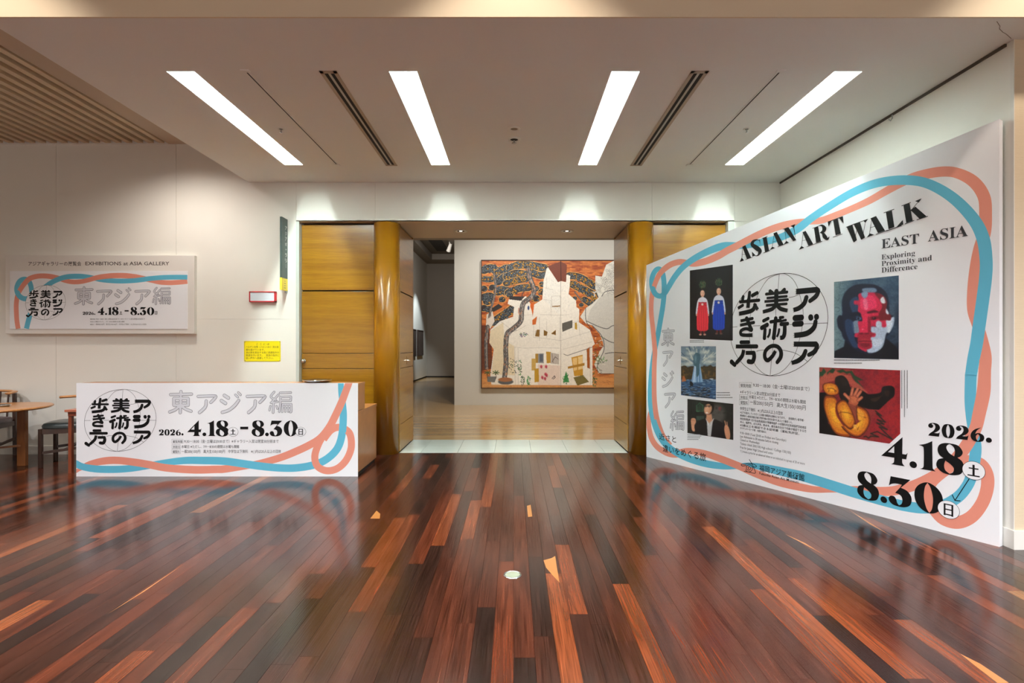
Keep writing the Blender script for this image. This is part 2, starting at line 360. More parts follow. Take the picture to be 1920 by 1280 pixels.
ceil_disc('sprinkler', 1400, 241, .030, 'small round sprinkler beside the rightmost light strip', 'sprinkler', True, group='ceiling sprinklers')

# ------------------------------------------------------------------ doors, columns, doorway
Y2 = 7.386; OX = 1.39
jb = B(-2.61, -2.575, WALL, 6.55, 0, HD).box(2.575, 2.65, WALL, 6.55, 0, HD)
jb.out('trim_6', mat('door_jamb_paint', (200, 204, 196), .6), kind='structure')
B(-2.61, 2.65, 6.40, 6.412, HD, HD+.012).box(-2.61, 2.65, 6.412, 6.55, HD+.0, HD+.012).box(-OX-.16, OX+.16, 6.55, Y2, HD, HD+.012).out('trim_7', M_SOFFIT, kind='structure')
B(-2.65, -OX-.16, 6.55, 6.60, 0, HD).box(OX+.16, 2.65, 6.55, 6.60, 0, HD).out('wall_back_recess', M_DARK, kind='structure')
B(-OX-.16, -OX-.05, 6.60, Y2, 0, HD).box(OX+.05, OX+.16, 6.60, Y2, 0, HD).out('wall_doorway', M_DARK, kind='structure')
DZ = ((.012, .33), (.336, 1.020), (1.026, 1.205), (1.211, 1.958), (1.974, 2.765))
def knob(t, p, n, both=False):
    n = Vector(n); p = Vector(p)
    pts = [(0, .026), (.006, .026), (.007, .012), (.030, .011), (.034, .024), (.050, .026), (.058, .016), (.060, .002)]
    u = Vector((0, 0, 1)); w = n.cross(u); vs = []; fs = []; m = 20
    for d_, r in pts: vs += [p+n*d_+(u*math.cos(2*math.pi*i/m)+w*math.sin(2*math.pi*i/m))*r for i in range(m)]
    for a in range(len(pts)-1): fs += [(a*m+i, a*m+(i+1) % m, (a+1)*m+(i+1) % m, (a+1)*m+i) for i in range(m)]
    G().add(vs, fs).out('door_knob', M_CHROME, t, smooth=True)
for k, (s, wn) in enumerate(((-1, 'left'), (1, 'right'))):
    xa, xb = s*1.69, s*2.57
    t = root(f'door_{k+1}', ((xa+xb)/2, 6.47, 0), kind='structure')
    B(xa, xb, 6.50, 6.535, 0.01, 2.765).out('core', M_DARK, t)
    for z0, z1 in DZ: B(xa, xb, 6.47, 6.50, z0, z1).out('door_panel', M_DOOR, t, bevel=.002)
    if s < 0: knob(t, (-2.545, 6.47, 1.115), (0, -1, 0))
for k, s in enumerate((-1, 1)):
    t = root(f'door_{k+3}', (s*OX, 6.93, 0), kind='structure')
    B(s*(OX+.025), s*(OX+.05), 6.50, Y2, 0.01, HD-.003).out('core', M_DARK, t)
    for z0, z1 in DZ: B(s*OX, s*(OX+.025), 6.56, Y2-.035, z0, z1).out('door_panel', M_DOOR, t, bevel=.002)
    B(s*OX, s*(OX+.025), Y2-.033, Y2, .012, HD-.003).box(s*OX, s*(OX+.025), 6.50, 6.558, .012, HD-.003).out('stile', M_DOOR, t)
    B(s*(OX-.004), s*OX, 6.93, 6.99, 1.06, 1.16).out('knob_plate', mat('brass', (150, 120, 70), .3, metal=1), t)
    G().tube([(s*(OX-.004), 6.96, 1.11), (s*(OX-.03), 6.96, 1.11)], .008).box(s*(OX-.036), s*(OX-.028), 6.93, 6.99, 1.103, 1.117).out('door_handle', M_CHROME, t)
    x = s*1.546
    t = root('column', (x, 6.49, 0), f'round golden-brown wooden column on the {"left" if s<0 else "right"} side of the doorway', 'column', 'wooden columns flanking the doorway')
    G().lathe(x, 6.49, [(.0, .0), (.149, .0), (.149, HD-.012), (0, HD-.012)], 48).out('shaft', M_COLW, t, smooth=False)
    for p in t.children[0].data.polygons: p.use_smooth = abs(p.normal.z) < .5
# marble threshold, one piece per slab
th = B(-OX-.1, OX+.1, 6.47, Y2, -.2, -.022).out('floor.001', M_DARK, kind='structure'); ORG[th] = Vector((0, 0, 0))
xt = -1.62+.0; cuts = [-OX, -1.135, -.685, -.235, .215, .665, 1.115, OX]
for a, b in zip(cuts, cuts[1:]): B(a+.0015, b-.0015, 6.475, Y2-.003, -.02, 0).out('tile', M_MARBLE, th, bevel=.001)
B(-OX, OX, 6.462, 6.475, -.015, .001).out('trim_8', M_STEEL, kind='structure')
for px, wn in ((864, 'left'), (1063, 'right')):
    t_y = 6.93; X = (px-963)/1000*t_y; z = HD
    t = root('downlight', (X, t_y, z), f'small round recessed lamp in the doorway soffit, {wn} one', 'downlight', 'recessed lamps over the doorway')
    G().lathe(X, t_y, [(.085, z), (.085, z-.006), (.055, z-.008), (.05, z-.001)], 28).out('rim', M_WHITE, t, smooth=True)
    G().lathe(X, t_y, [(.05, z-.002), (.02, z-.003)], 24).out('reflector', M_DARK, t)
    G().lathe(X, t_y, [(.02, z-.003), (.001, z-.006)], 16).out('lamp', mat('lamp_glass', (255, 240, 210), .3, emit=((1, .85, .65), 3)), t)

# ------------------------------------------------------------------ the gallery behind
B(-3.7, 8, Y2, 22.2, -.2, 0).out('floor.002', M_OAK, kind='structure')
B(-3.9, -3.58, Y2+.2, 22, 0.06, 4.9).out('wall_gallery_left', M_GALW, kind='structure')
B(-3.7, -3.60, Y2+.2, 22, 0, .06).out('shadow_gap_gallery', M_DARK, kind='structure')  # dark strip standing in for the shadow gap under the side wall
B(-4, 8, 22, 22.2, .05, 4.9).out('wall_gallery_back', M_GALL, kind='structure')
B(-4, 8, 22.01, 22.2, 0, .05).out('shadow_gap_gallery_back', M_DARK, kind='structure')  # shade of the gap below the back wall, put in as a dark strip
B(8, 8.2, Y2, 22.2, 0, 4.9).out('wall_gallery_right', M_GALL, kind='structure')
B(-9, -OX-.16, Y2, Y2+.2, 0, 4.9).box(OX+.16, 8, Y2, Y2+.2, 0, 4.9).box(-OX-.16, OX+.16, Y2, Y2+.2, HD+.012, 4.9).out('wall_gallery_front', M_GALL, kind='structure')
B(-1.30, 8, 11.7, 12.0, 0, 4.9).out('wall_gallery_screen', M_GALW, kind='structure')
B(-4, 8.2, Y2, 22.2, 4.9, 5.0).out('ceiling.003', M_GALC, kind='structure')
B(-3.58, -3.2, 8, 22, 4.68, 4.9).box(-3.2, -1.32, 20.9, 22, 4.68, 4.9).box(-2.1, -1.85, 12.2, 20.9, 4.70, 4.9).out('trim_9', M_GALL, kind='structure')
B(-2.9, -2.45, 12.5, 20.2, 4.885, 4.9).out('trim_10', mat('ceiling_slot_dark', (60, 56, 50), .8), kind='structure')
t = root('track_spotlight', (-2.16, 17.95, 4.6), 'small white spotlight on a track under the gallery ceiling, seen through the doorway', 'spotlight')
B(-2.18, -2.14, 15, 20.5, 4.86, 4.9).out('track_rail', M_DARK, t)
G().tube([(-2.16, 17.95, 4.86), (-2.16, 17.95, 4.66)], .012).out('stem', M_WHITE, t)
G().tube([(-2.10, 17.85, 4.72), (-2.20, 18.02, 4.50)], [.05, .075], 16).out('lamp_head', M_WHITE, t)
for k, (y0, y1, wn) in enumerate(((19.75, 20.85, 'farther'), (18.3, 19.35, 'nearer'))):
    t = root('framed_picture', (-3.56, (y0+y1)/2, .9), f'small dark framed picture on the side wall of the gallery, {wn} of the two', 'picture', 'pictures on the gallery side wall')
    z0, z1 = .95, 1.86
    B(-3.579, -3.545, y0, y1, z0, z1).out('canvas', mat(f'dark_canvas', (74, 62, 56), .5, var=.6, vscale=(3, 6, 5)), t)
    B(-3.579, -3.53, y0-.03, y0, z0-.03, z1+.03).box(-3.579, -3.53, y1, y1+.03, z0-.03, z1+.03).box(-3.579, -3.53, y0, y1, z0-.03, z0).box(-3.579, -3.53, y0, y1, z1, z1+.03).out('frame', mat('dark_frame', (48, 30, 24), .4), t)
t = root('caption_plate', (-3.57, 19.55, 1.2), 'small white caption plate between the two gallery pictures', 'caption plate')
B(-3.579, -3.572, 19.48, 19.62, 1.05, 1.3).out('plate', M_WHITE, t)
# ------------------------------------------------------------------ printed graphics: strokes, glyph outlines and type as thin inlays
class Plane:
    """a flat printed face: uv() takes drawing coordinates to metres on the face, w() takes metres to the world"""
    def __init__(s, uv, w): s.uv, s.w = uv, w
def flat_plane(d, y=None):
    return Plane(lambda x, yy: ((x-963)/1000*d, EYE-(yy-648)/1000*d), lambda u, v, l: (u, (y or d)-l*.00015, v))
BL = 3.219
def big_uv(x, y):
    a = (x-963)/1000; s = (6.25*a-1.556)/(1.585+2.802*a); return (s*BL, EYE-(y-648)/1000*(6.25-2.802*s))
def big_w(u, v, l):
    s = u/BL; return (1.556+1.585*s-.870*l*.00015, 6.25-2.802*s-.492*l*.00015, v)
BIG = Plane(big_uv, big_w)
def fit(P, pairs):
    """affine map from drawing units straight onto the face, from pairs (drawing point, photo point)"""
    A = np.array([[a, b, 1] for (a, b), _ in pairs], float); U = np.array([P.uv(*q) for _, q in pairs])
    M = np.linalg.lstsq(A, U, rcond=None)[0]
    return Plane(lambda x, y: (M[0][0]*x+M[1][0]*y+M[2][0], M[0][1]*x+M[1][1]*y+M[2][1]), P.w)
def cr(pts, n=8, closed=False):
    """Catmull-Rom through rows of numbers"""
    p = [np.array(q, float) for q in pts]
    if len(p) < 3: return p
    out = []; m = len(p); rng = range(m) if closed else range(m-1)
    for i in rng:
        if closed: a, b, c, d = p[i-1], p[i], p[(i+1) % m], p[(i+2) % m]
        else: a, b, c, d = p[max(i-1, 0)], p[i], p[i+1], p[min(i+2, m-1)]
        for k in range(n):
            t = k/n; out.append(.5*((2*b)+(-a+c)*t+(2*a-5*b+4*c-d)*t*t+(-a+3*b-3*c+d)*t**3))
    if not closed: out.append(p[-1])
    return out
class Ink:
    """collects flat shapes in drawing units and lays them on a face"""
    def __init__(s, P): s.P = P; s.v = []; s.f = []
    def add(s, pts, fs, l):
        k = len(s.v); L = l if hasattr(l, '__len__') else [l]*len(pts)
        s.v += [s.P.w(*s.P.uv(p[0], p[1]), li) for p, li in zip(pts, L)]; s.f += [tuple(i+k for i in f) for f in fs]; return s
    def stroke(s, pts, l=1, flat='', n=6, grow=0, streak=True):
        """pts rows (x, y, width[, layer]); round ends unless flat holds 'a' (start) or 'b' (end)"""
        if len(pts) == 2: q = [np.array(pts[0], float), np.array(pts[1], float)]
        else: q = cr(pts, n)
        m = len(q); Lf = []; Rt = []; la = []
        for i, p in enumerate(q):
            t = q[min(i+1, m-1)][:2]-q[max(i-1, 0)][:2]; ln = math.hypot(*t) or 1; t = t/ln; nn = np.array((-t[1], t[0])); r = max(p[2]/2+grow, .01)
            Lf.append(p[:2]+nn*r); Rt.append(p[:2]-nn*r); la.append(p[3] if len(p) > 3 else l)
        s.add(Lf+Rt, [(i, i+1, m+i+1, m+i) for i in range(m-1)], la+la)
        for end, i, dr in (('a', 0, -1), ('b', m-1, 1)):
            a = q[1]-q[0] if i == 0 else q[-1]-q[-2]; t = a[:2]/(math.hypot(*a[:2]) or 1)*dr; nn = np.array((-t[1], t[0])); p = q[i]; r = max(p[2]/2+grow, .01)
            if end in flat:
                if streak:
                    for k in range(5):
                        c = p[:2]+nn*r*(-.8+.4*k); e = r*(.55, .3, .65, .35, .5)[k]
                        s.add([c-nn*r*.16-t, c+nn*r*.16-t, c+t*e], [(0, 1, 2)], la[i])
                continue
            N = 10; s.add([p[:2]]+[p[:2]+(nn*math.cos(math.pi*k/N)+t*math.sin(math.pi*k/N))*r for k in range(N+1)], [(0, k+1, k+2) for k in range(N)], la[i])
        return s
    def contour(s, conts, l=1):
        """filled outline with holes; a point with a third value is a corner"""
        polys = []
        for c in conts:
            cs = [i for i, p in enumerate(c) if len(p) > 2]
            if not cs: polys.append([tuple(q) for q in cr([p[:2] for p in c], 6, True)]); continue
            c = c[cs[0]:]+c[:cs[0]]+[c[cs[0]]]; cs = [i for i, p in enumerate(c) if len(p) > 2]; o = []
            for a, b in zip(cs, cs[1:]): o += [tuple(q) for q in cr([p[:2] for p in c[a:b+1]], 6)][:-1]
            polys.append(o)
        tri = geometry.tessellate_polygon([[Vector((x, y, 0)) for x, y in p] for p in polys])
        return s.add([q for p in polys for q in p], [tuple(t) for t in tri], l)
    def poly(s, pts, l=1): return s.add(pts, [tuple(range(len(pts)))], l)
    def disc(s, cx, cy, rx, ry, l=1, r0=0, n=48):
        o = [(cx+rx*math.cos(2*math.pi*i/n), cy+ry*math.sin(2*math.pi*i/n)) for i in range(n)]
        if not r0: return s.add(o, [tuple(range(n))], l)
        i_ = [(cx+(x-cx)*(1-r0/rx), cy+(y-cy)*(1-r0/ry)) for x, y in o]
        return s.add(o+i_, [(i, (i+1) % n, n+(i+1) % n, n+i) for i in range(n)], l)
    def text(s, body, x0, y0, x1, h, l=1, off=0.0):
        """type set on the face: baseline start (x0,y0), right end x1, height h of the tallest glyph; all level on the face"""
        V, F = glyphs(body, off)
        u0, v0 = s.P.uv(x0, y0); u1 = s.P.uv(x1, y0)[0]; v1 = s.P.uv(x0, y0-h)[1]
        a, b = V[:, 0].min(), V[:, 0].max(); top = max(V[:, 1].max(), .01)
        k = len(s.v); s.v += [s.P.w(u0+(x-a)/(b-a)*(u1-u0), v0+y/top*(v1-v0), l) for x, y in V]
        s.f += [tuple(i+k for i in f) for f in F]; return s
    def out(s, name, m, parent, **kw): return G().add(s.v, s.f).out(name, m, parent, **kw)
TXT = {}
def glyphs(body, off=0.0):
    if (body, off) in TXT: return TXT[body, off]
    c = bpy.data.curves.new('type', 'FONT'); c.body = body; c.resolution_u = 2; c.offset = off
    o = bpy.data.objects.new('type', c); COL.objects.link(o)
    me = o.evaluated_get(bpy.context.evaluated_depsgraph_get()).to_mesh()
    V = np.array([v.co[:2] for v in me.vertices]); F = [tuple(p.vertices) for p in me.polygons]
    bpy.data.objects.remove(o); bpy.data.curves.remove(c)
    TXT[body, off] = (V, F); return V, F
def serif(t, bold=True):                      # mathematical bold serif letters
    o = ''
    for ch in t:
        if 'A' <= ch <= 'Z': o += chr(0x1D400+ord(ch)-65)
        elif 'a' <= ch <= 'z': o += chr(0x1D41A+ord(ch)-97)
        elif '0' <= ch <= '9': o += chr(0x1D7CE+ord(ch)-48)
        else: o += ch
    return o

# --- the globe with the brush-drawn title, drawing units of its own
GL = [[(775,50),(620,90),(500,220),(450,310),(400,400),(365,480),(345,640),(350,800),(390,980),(440,1110),(560,1210),(665,1238)],
      [(775,50),(760,230),(735,450),(732,640),(700,900),(680,1080),(665,1238)],
      [(775,50),(860,60),(960,130),(1030,240),(1080,400),(1105,520),(1090,700),(1060,820),(1010,970),(920,1105),(800,1200),(665,1238)],
      [(38,646),(150,644)], [(400,642),(510,642)], [(925,642),(970,642)], [(1095,642),(1409,642)], [(915,335),(980,328),(1040,312)],
      [(460,948),(520,937),(580,934)], [(835,934),(980,960),(1080,1002),(1165,1058)]]
GS = [  # rows: flat ends, points
 ('a', [(1010,275,64),(1265,276,64)]), ('', [(1268,276,64),(1290,292,50),(1262,345,54),(1190,392,48)]), ('b', [(1142,350,54),(1115,415,56),(1050,462,56),(978,480,52)]),
 ('', [(1000,572,70),(1082,570,68)]), ('', [(992,640,62),(1080,638,66)]), ('', [(1200,570,62),(1203,580,62)]), ('', [(1272,568,60),(1274,575,60)]),
 ('b', [(1262,622,50),(1240,690,58),(1150,750,62),(995,768,60)]),
 ('a', [(990,866,58),(1268,868,60)]), ('', [(1268,870,60),(1285,890,50),(1255,950,56),(1185,985,46)]), ('b', [(1142,945,50),(1112,1005,56),(1050,1052,56),(965,1080,46)]),
 ('', [(648,240,46),(678,262,46)]), ('', [(848,240,46),(820,262,46)]), ('', [(592,270,36),(885,270,36)]), ('a', [(600,318,30),(880,318,30)]), ('a', [(570,357,32),(895,357,34)]),
 ('a', [(592,404,32),(880,404,32)]), ('', [(738,250,60),(738,410,60)]), ('b', [(735,400,52),(680,452,50),(548,478,44)]), ('b', [(740,400,52),(800,455,50),(895,482,44)]),
 ('', [(560,585,44),(625,560,40)]), ('', [(535,668,56),(612,635,52)]), ('', [(582,690,46),(575,792,50)]), ('', [(665,602,42),(800,590,40)]), ('', [(735,565,52),(722,690,52),(710,790,56)]),
 ('b', [(655,695,32),(645,750,32),(620,785,30)]), ('b', [(785,695,30),(775,740,30),(755,780,28)]), ('', [(795,558,36),(835,556,34)]), ('', [(790,602,26),(875,590,30)]), ('', [(812,635,46),(900,632,44)]),
 ('b', [(862,640,50),(860,740,54),(840,785,54),(802,792,50)]),
 ('a', [(735,945,46),(700,1000,48),(630,1055,52),(585,1020,52),(595,945,50),(670,890,48),(760,892,48),(812,945,52),(812,1015,54),(765,1075,48)]),
 ('', [(340,232,46),(332,300,50)]), ('', [(240,275,44),(230,320,48)]), ('', [(385,270,48),(455,245,46)]), ('', [(195,335,40),(485,335,40)]), ('b', [(325,320,56),(318,415,56)]),
 ('a', [(160,412,40),(235,380,40)]), ('b', [(420,385,44),(468,445,44)]), ('b', [(430,395,54),(375,455,56),(180,482,52)]),
 ('a', [(205,572,38),(390,550,38)]), ('a', [(198,625,38),(412,600,40)]), ('', [(300,545,52),(340,620,50),(378,685,50)]),
 ('b', [(375,690,50),(290,672,40),(215,695,46),(215,740,46),(290,752,44),(392,752,48)]),
 ('', [(215,838,48),(335,838,48)]), ('a', [(135,890,50),(460,890,50)]), ('a', [(258,935,52),(235,1010,56),(150,1092,52)]), ('', [(66,1085,62),(118,1122,54)]),
 ('a', [(295,970,50),(420,968,50)]), ('', [(420,970,52),(425,1020,60),(400,1075,60),(340,1075,60)])]
def globe(P, parent, pairs, fill=None, lw=5, l0=6):
    Q = fit(P, pairs)
    ring = [(723+686*math.cos(a)+57*math.sin(a), 643-595*math.sin(a)) for a in [2*math.pi*k/64 for k in range(64)]]
    if fill: Ink(Q).poly(ring, l0-1).out('globe_disc', fill, parent)
    k = Ink(Q)
    for i in range(64): k.stroke([ring[i]+(lw*1.2,), ring[(i+1) % 64]+(lw*1.2,)], l0)
    for g in GL: k.stroke([p+(lw,) for p in g], l0, n=5)
    k.out('globe_lines', M_BLACK, parent)
    k = Ink(Q)
    for n, (fl_, pts) in enumerate(GS): k.stroke(pts, l0+1+n*.06, fl_, n=5)
    k.out('title_lettering', M_BLACK, parent)
# --- the rounded outline characters
OUTL = {
 'east': [[(1140,237,34),(1375,231,34)], [(1257,203,34),(1248,440,36)], [(1177,283,36),(1177,352,36)], [(1178,280,34),(1335,280,34)], [(1337,283,36),(1337,352,36)], [(1178,357,34),(1337,357,34)], [(1185,320,16),(1330,320,16)],
          [(1232,372,34),(1190,408,34),(1130,432,34)], [(1270,372,34),(1310,400,34),(1370,424,34)]],
 'a1': [[(1450,258,34),(1625,252,34),(1645,268,34),(1592,325,34)], [(1540,308,34),(1530,375,36),(1465,438,36)]],
 'ji': [[(1745,246,38),(1790,275,38)], [(1712,305,38),(1757,335,38)], [(1870,240,26),(1896,265,26)], [(1902,214,26),(1926,240,26)], [(1722,436,36),(1795,412,36),(1862,358,36),(1905,303,34)]],
 'a2': [[(2002,258,34),(2177,252,34),(2197,268,34),(2144,325,34)], [(2092,308,34),(2082,375,36),(2017,438,36)]],
 'hen': [[(2305,208,26),(2268,262,26),(2325,300,24)], [(2352,240,26),(2270,330,24)], [(2268,330,24),(2345,318,24)], [(2298,325,28),(2293,438,30)], [(2262,365,22),(2252,412,24)], [(2332,365,22),(2342,395,24)],
         [(2372,218,26),(2492,214,26)], [(2382,264,24),(2492,260,24)], [(2494,264,24),(2492,304,24)], [(2382,304,24),(2492,304,24)], [(2376,262,26),(2374,350,26),(2362,428,26)],
         [(2400,345,24),(2492,345,24)], [(2496,345,26),(2496,425,26),(2485,434,24)], [(2400,345,24),(2396,430,24)], [(2430,350,18),(2430,430,20)], [(2462,350,18),(2462,430,20)], [(2400,388,16),(2490,388,16)]]}
BB = {'east': (1112,188,1390,455), 'a1': (1430,235,1665,455), 'ji': (1697,203,1940,455), 'a2': (1985,235,2215,455), 'hen': (2240,195,2510,455)}
ROOTS = []
def outlined(Q, keys, line, parent):
    for k in keys:
        a, b = Ink(Q), Ink(Q)
        for i, st in enumerate(OUTL[k]): a.stroke(st, 7+i*.08, n=5); b.stroke(st, 8.5+i*.08, n=5, grow=-line)
        o = a.out('outlined_character', M_OUT, parent); b.out('character_fill', M_FILL, o if parent in ROOTS else parent)
# --- fat serif figures
FIG = {
 '8': [[(1520,155),(1610,170),(1655,235),(1635,285),(1600,306,1),(1650,345),(1666,410),(1640,480),(1590,508),(1520,516),(1440,500),(1385,450),(1380,400),(1405,355),(1455,336,1),(1410,300),(1392,245),(1410,190),(1455,162)],
       [(1520,163,1),(1560,190),(1576,240),(1568,298,1),(1515,265),(1487,215),(1495,182)], [(1475,360,1),(1530,395),(1563,435),(1555,480),(1520,505,1),(1475,472),(1462,420)]],
 '4': [[(995,150,1),(992,358,1),(1035,358,1),(1055,335,1),(1038,417,1),(990,417,1),(993,470),(1020,504,1),(855,504,1),(888,478),(895,417,1),(733,417,1)], [(895,275,1),(895,360,1),(817,360,1)]],
 '1': [[(1335,154,1),(1338,440),(1346,482),(1372,504,1),(1195,504,1),(1232,482),(1240,430),(1240,262),(1225,230),(1183,220,1),(1262,195)]],
 '3': [[(831.5+1800,157.6,1),(2868,162,1),(2748,278,1),(2815,298),(2861,350),(2868,411),(2842,473),(2780,506),(2710,512),(2640,503),(2598,468),(2592,429),(2618,400),(2662,400),(2684,433),(2694,473),(2715,497,1),(2745,473),(2759,429),(2750,385),(2719,361),(2675,353,1),(2738,278,1),(2763,238,1),(2693,236),(2640,250),(2603,278,1)]],
 '0': [[(3063,155),(3150,190),(3205,255),(3221,334),(3205,415),(3150,482),(3063,514),(2976,482),(2921,415),(2905,334),(2921,255),(2976,190)], [(3063,161,1),(3095,215),(3114,334),(3095,455),(3063,508,1),(3031,455),(3012,334),(3031,215)]],
 's2': [[(98,490,1),(112,466),(148,433),(164,398),(157,372),(138,362),(130,368),(144,384),(136,405),(113,408),(98,392),(108,366),(150,354),(192,366),(207,400),(190,432),(152,457,1),(190,456),(206,440,1),(197,490,1)]],
 's0': [[(280,353),(320,368),(338,423),(320,480),(280,493),(240,480),(222,423),(240,368)], [(280,357,1),(293,385),(297,423),(293,460),(280,489,1),(267,460),(263,423),(267,385)]],
 's6': [[(566,354,1),(532,384),(515,420,1),(545,410),(580,425),(590,455),(575,485),(535,496),(495,485),(476,448),(486,408),(515,376)], [(538,421,1),(552,440),(552,470),(538,490,1),(524,470),(522,440)]]}
def sh(c, dx): return [[(p[0]+dx,)+tuple(p[1:]) for p in q] for q in c]
def year(Q, l=10):
    k = Ink(Q); k.contour(FIG['s2'], l).contour(FIG['s0'], l).contour(sh(FIG['s2'], 253), l).contour(FIG['s6'], l).disc(627, 468, 24, 24, l); return k
def open_date(Q, l=10): return Ink(Q).contour(FIG['4'], l).disc(1120, 467, 43, 40, l).contour(FIG['1'], l).contour(FIG['8'], l)
def close_date(Q, l=10): return Ink(Q).contour(sh(FIG['8'], 805), l).disc(2528, 468, 42, 40, l).contour(FIG['3'], l).contour(FIG['0'], l)
def day_mark(P, parent, cx, cy, rx, ry, kind, circled=True, l=12, fw=1.6):
    if circled:
        Ink(P).disc(cx, cy, rx, ry, l).out('day_disc', M_BOARD, parent); Ink(P).disc(cx, cy, rx, ry, l+1, r0=fw*.5).out('day_ring', M_BLACK, parent)
    k = Ink(P); a, b = rx*.52, ry*.62; w = rx*.16
    if kind == 'sat':
        k.poly([(cx-w*.6, cy-b), (cx+w*.6, cy-b), (cx+w*.6, cy+b), (cx-w*.6, cy+b)], l+2)
        k.poly([(cx-a*.8, cy-b*.35-w*.4), (cx+a*.8, cy-b*.35-w*.4), (cx+a*.8, cy-b*.35+w*.4), (cx-a*.8, cy-b*.35+w*.4)], l+2.2)
        k.poly([(cx-a, cy+b-w*.8), (cx+a, cy+b-w*.8), (cx+a, cy+b), (cx-a, cy+b)], l+2.4)
    else:
        a *= .82
        for y in (-b, -w*.4, b-w*.8): k.poly([(cx-a, cy+y), (cx+a, cy+y), (cx+a, cy+y+w*.8), (cx-a, cy+y+w*.8)], l+2)
        for x in (-a, a-w): k.poly([(cx+x, cy-b), (cx+x+w, cy-b), (cx+x+w, cy+b+w*.4), (cx+x, cy+b+w*.4)], l+2.2)
    k.out('day_lettering', M_BLACK, parent)
RB = [0]
def ribbon(P, parent, m, pts, name='ribbon', n=8, clip=None):
    RB[0] += 1
    if m is M_CORAL: pts = [p[:3]+(p[3]+.12*(RB[0] % 3),) for p in pts]
    if clip: P = Plane(lambda x, y, u=P.uv: u(min(max(x, clip[0]), clip[2]), min(max(y, clip[1]), clip[3])), P.w)
    Ink(P).stroke(pts, 1, 'ab', n=n, streak=False).out(name, m, parent)
def tf(pts, x0, y0, s): return [(x0+p[0]/s, y0+p[1]/s, p[2]/s)+tuple(p[3:]) for p in pts]

# ------------------------------------------------------------------ reception counter with the printed front
D = 5.306; CF = flat_plane(D)
cx0, cx1 = (143-963)*D/1000, (671-963)*D/1000
t = root('reception_counter', ((cx0+cx1)/2, D+.3, 0), 'wooden reception counter with a white printed front panel, standing left of the doorway', 'counter')
fp = B(cx0, cx1, D, D+.008, .0, .929).out('front_panel', M_BOARD, t)
B(cx0+.01, cx1, D+.008, D+.245, .655, .905).out('upper_cabinet', M_CTR, t)
B(cx0+.0, cx1+.002, D+.008, D+.255, .905, .926).out('counter_top', M_CTR, t, bevel=.002)
B(-4.0, cx1, D+.008, 6.02, .04, .62).out('desk_body', M_CTR, t)
B(-4.0, cx1+.003, D+.008, 6.03, .62, .648).out('desk_top', M_CTR, t, bevel=.002)
B(-3.98, cx1-.01, D+.02, 5.99, 0, .04).out('plinth', M_DARK, t)
pairs = [((x, y), (155+x/10.24, 725+y/10.24)) for x, y in ((38, 650), (1410, 640), (780, 48), (665, 1238))]
globe(CF, fp, pairs, lw=5)
Q = fit(CF, [((x, y), (130+x/6, 700+y/6)) for x, y in ((1112,188),(2510,188),(1112,455),(2510,455))])
outlined(Q, OUTL, 3.6, fp)
Q = fit(CF, [((x, y), (290+x/12, 775+y/12)) for x, y in ((98,490),(1665,490),(98,155),(1665,155))])
year(Q).out('year_lettering', M_BLACK, fp); open_date(Q).out('date_lettering', M_BLACK, fp); close_date(Q).out('date_lettering', M_BLACK, fp)
Ink(Q).poly([(1927,296),(2106,296),(2106,354),(1927,354)], 10).out('dash', M_BLACK, fp)
day_mark(CF, fp, 437, 809.2, 9.8, 8.6, 'sat', fw=.9); day_mark(CF, fp, 564, 809, 9.8, 8.6, 'sun', fw=.9)
INFO = [[('観覧時間', 1), ('9:30－18:00（金･土曜は20:00まで）※ギャラリー入室は閉室30分前まで', 0)], [('休館日', 1), ('水曜日 ※ただし、7/9－8/30の期間は水曜も開館', 0)], [('観覧料', 1), ('一般200(150)円　高大生150(100)円　中学生以下無料　※( )内は20人以上の団体', 0)]]
def small_info(P, parent, rows, frame=True, l=10):
    k = Ink(P); fr = Ink(P)
    for (x0, xa, y, h, x1, tag, body) in rows:
        if tag:
            k.text(tag, x0+h*.12, y, xa, h*.8, l)
            if frame:
                m = h*.22; bx0, bx1, by0, by1, w = x0-m, xa+m, y-h-m*.4, y+m, max(.25, h*.03)
                for q in (((bx0,by0),(bx1,by0)), ((bx0,by1),(bx1,by1)), ((bx0,by0),(bx0,by1)), ((bx1,by0),(bx1,by1))): fr.stroke([q[0]+(w,), q[1]+(w,)], l)
        k.text(body, (xa+h*.6) if tag else x0, y, x1, h, l)
    k.out('small_lettering', M_GREY, parent, kind='stuff')
    if fr.v: fr.out('small_frames', M_GREY, parent, kind='stuff')
small_info(CF, fp, [(323.5, 342, 829.6, 6.0, 522.5, INFO[0][0][0], INFO[0][1][0]), (323.5, 337, 839.3, 5.4, 448.5, INFO[1][0][0], INFO[1][1][0]), (323.5, 337, 848.6, 6.0, 527, INFO[2][0][0], INFO[2][1][0])])
o5 = lambda P: [(p[0]+1740,)+tuple(p[1:]) for p in P]
CORC = [(60,1112,30,1),(80,1098,36,1),(110,1078,40,1),(160,1050,60,1),(250,1012,70,1),(400,982,82,1.1),(550,977,82,2),(750,1000,84,2),(900,1025,84,2),(1100,1062,84,2),(1400,1082,86,2),(1650,1078,84,1.2)]+o5([(0,1075,84,1),(200,1045,80,1),(350,1020,74,1),(500,985,78,1),(650,940,82,1.4),(800,880,84,2),(950,810,84,2),(1080,730,84,2),(1180,610,84,2),(1250,480,84,2),(1320,330,84,2),(1370,200,80,2),(1400,119,80,2),(1408,90,80,2)])
CORL = o5([(1120,690,80,2),(1060,800,80,2),(1022,930,80,2),(1050,1040,80,2),(1150,1092,80,2),(1270,1070,80,2),(1370,980,80,2),(1430,840,80,2),(1420,690,80,1.8),(1360,625,80,1),(1280,605,80,1),(1200,640,80,1.5),(1120,740,80,2)])
CC = (143.2, 718.3, 670.8, 893)
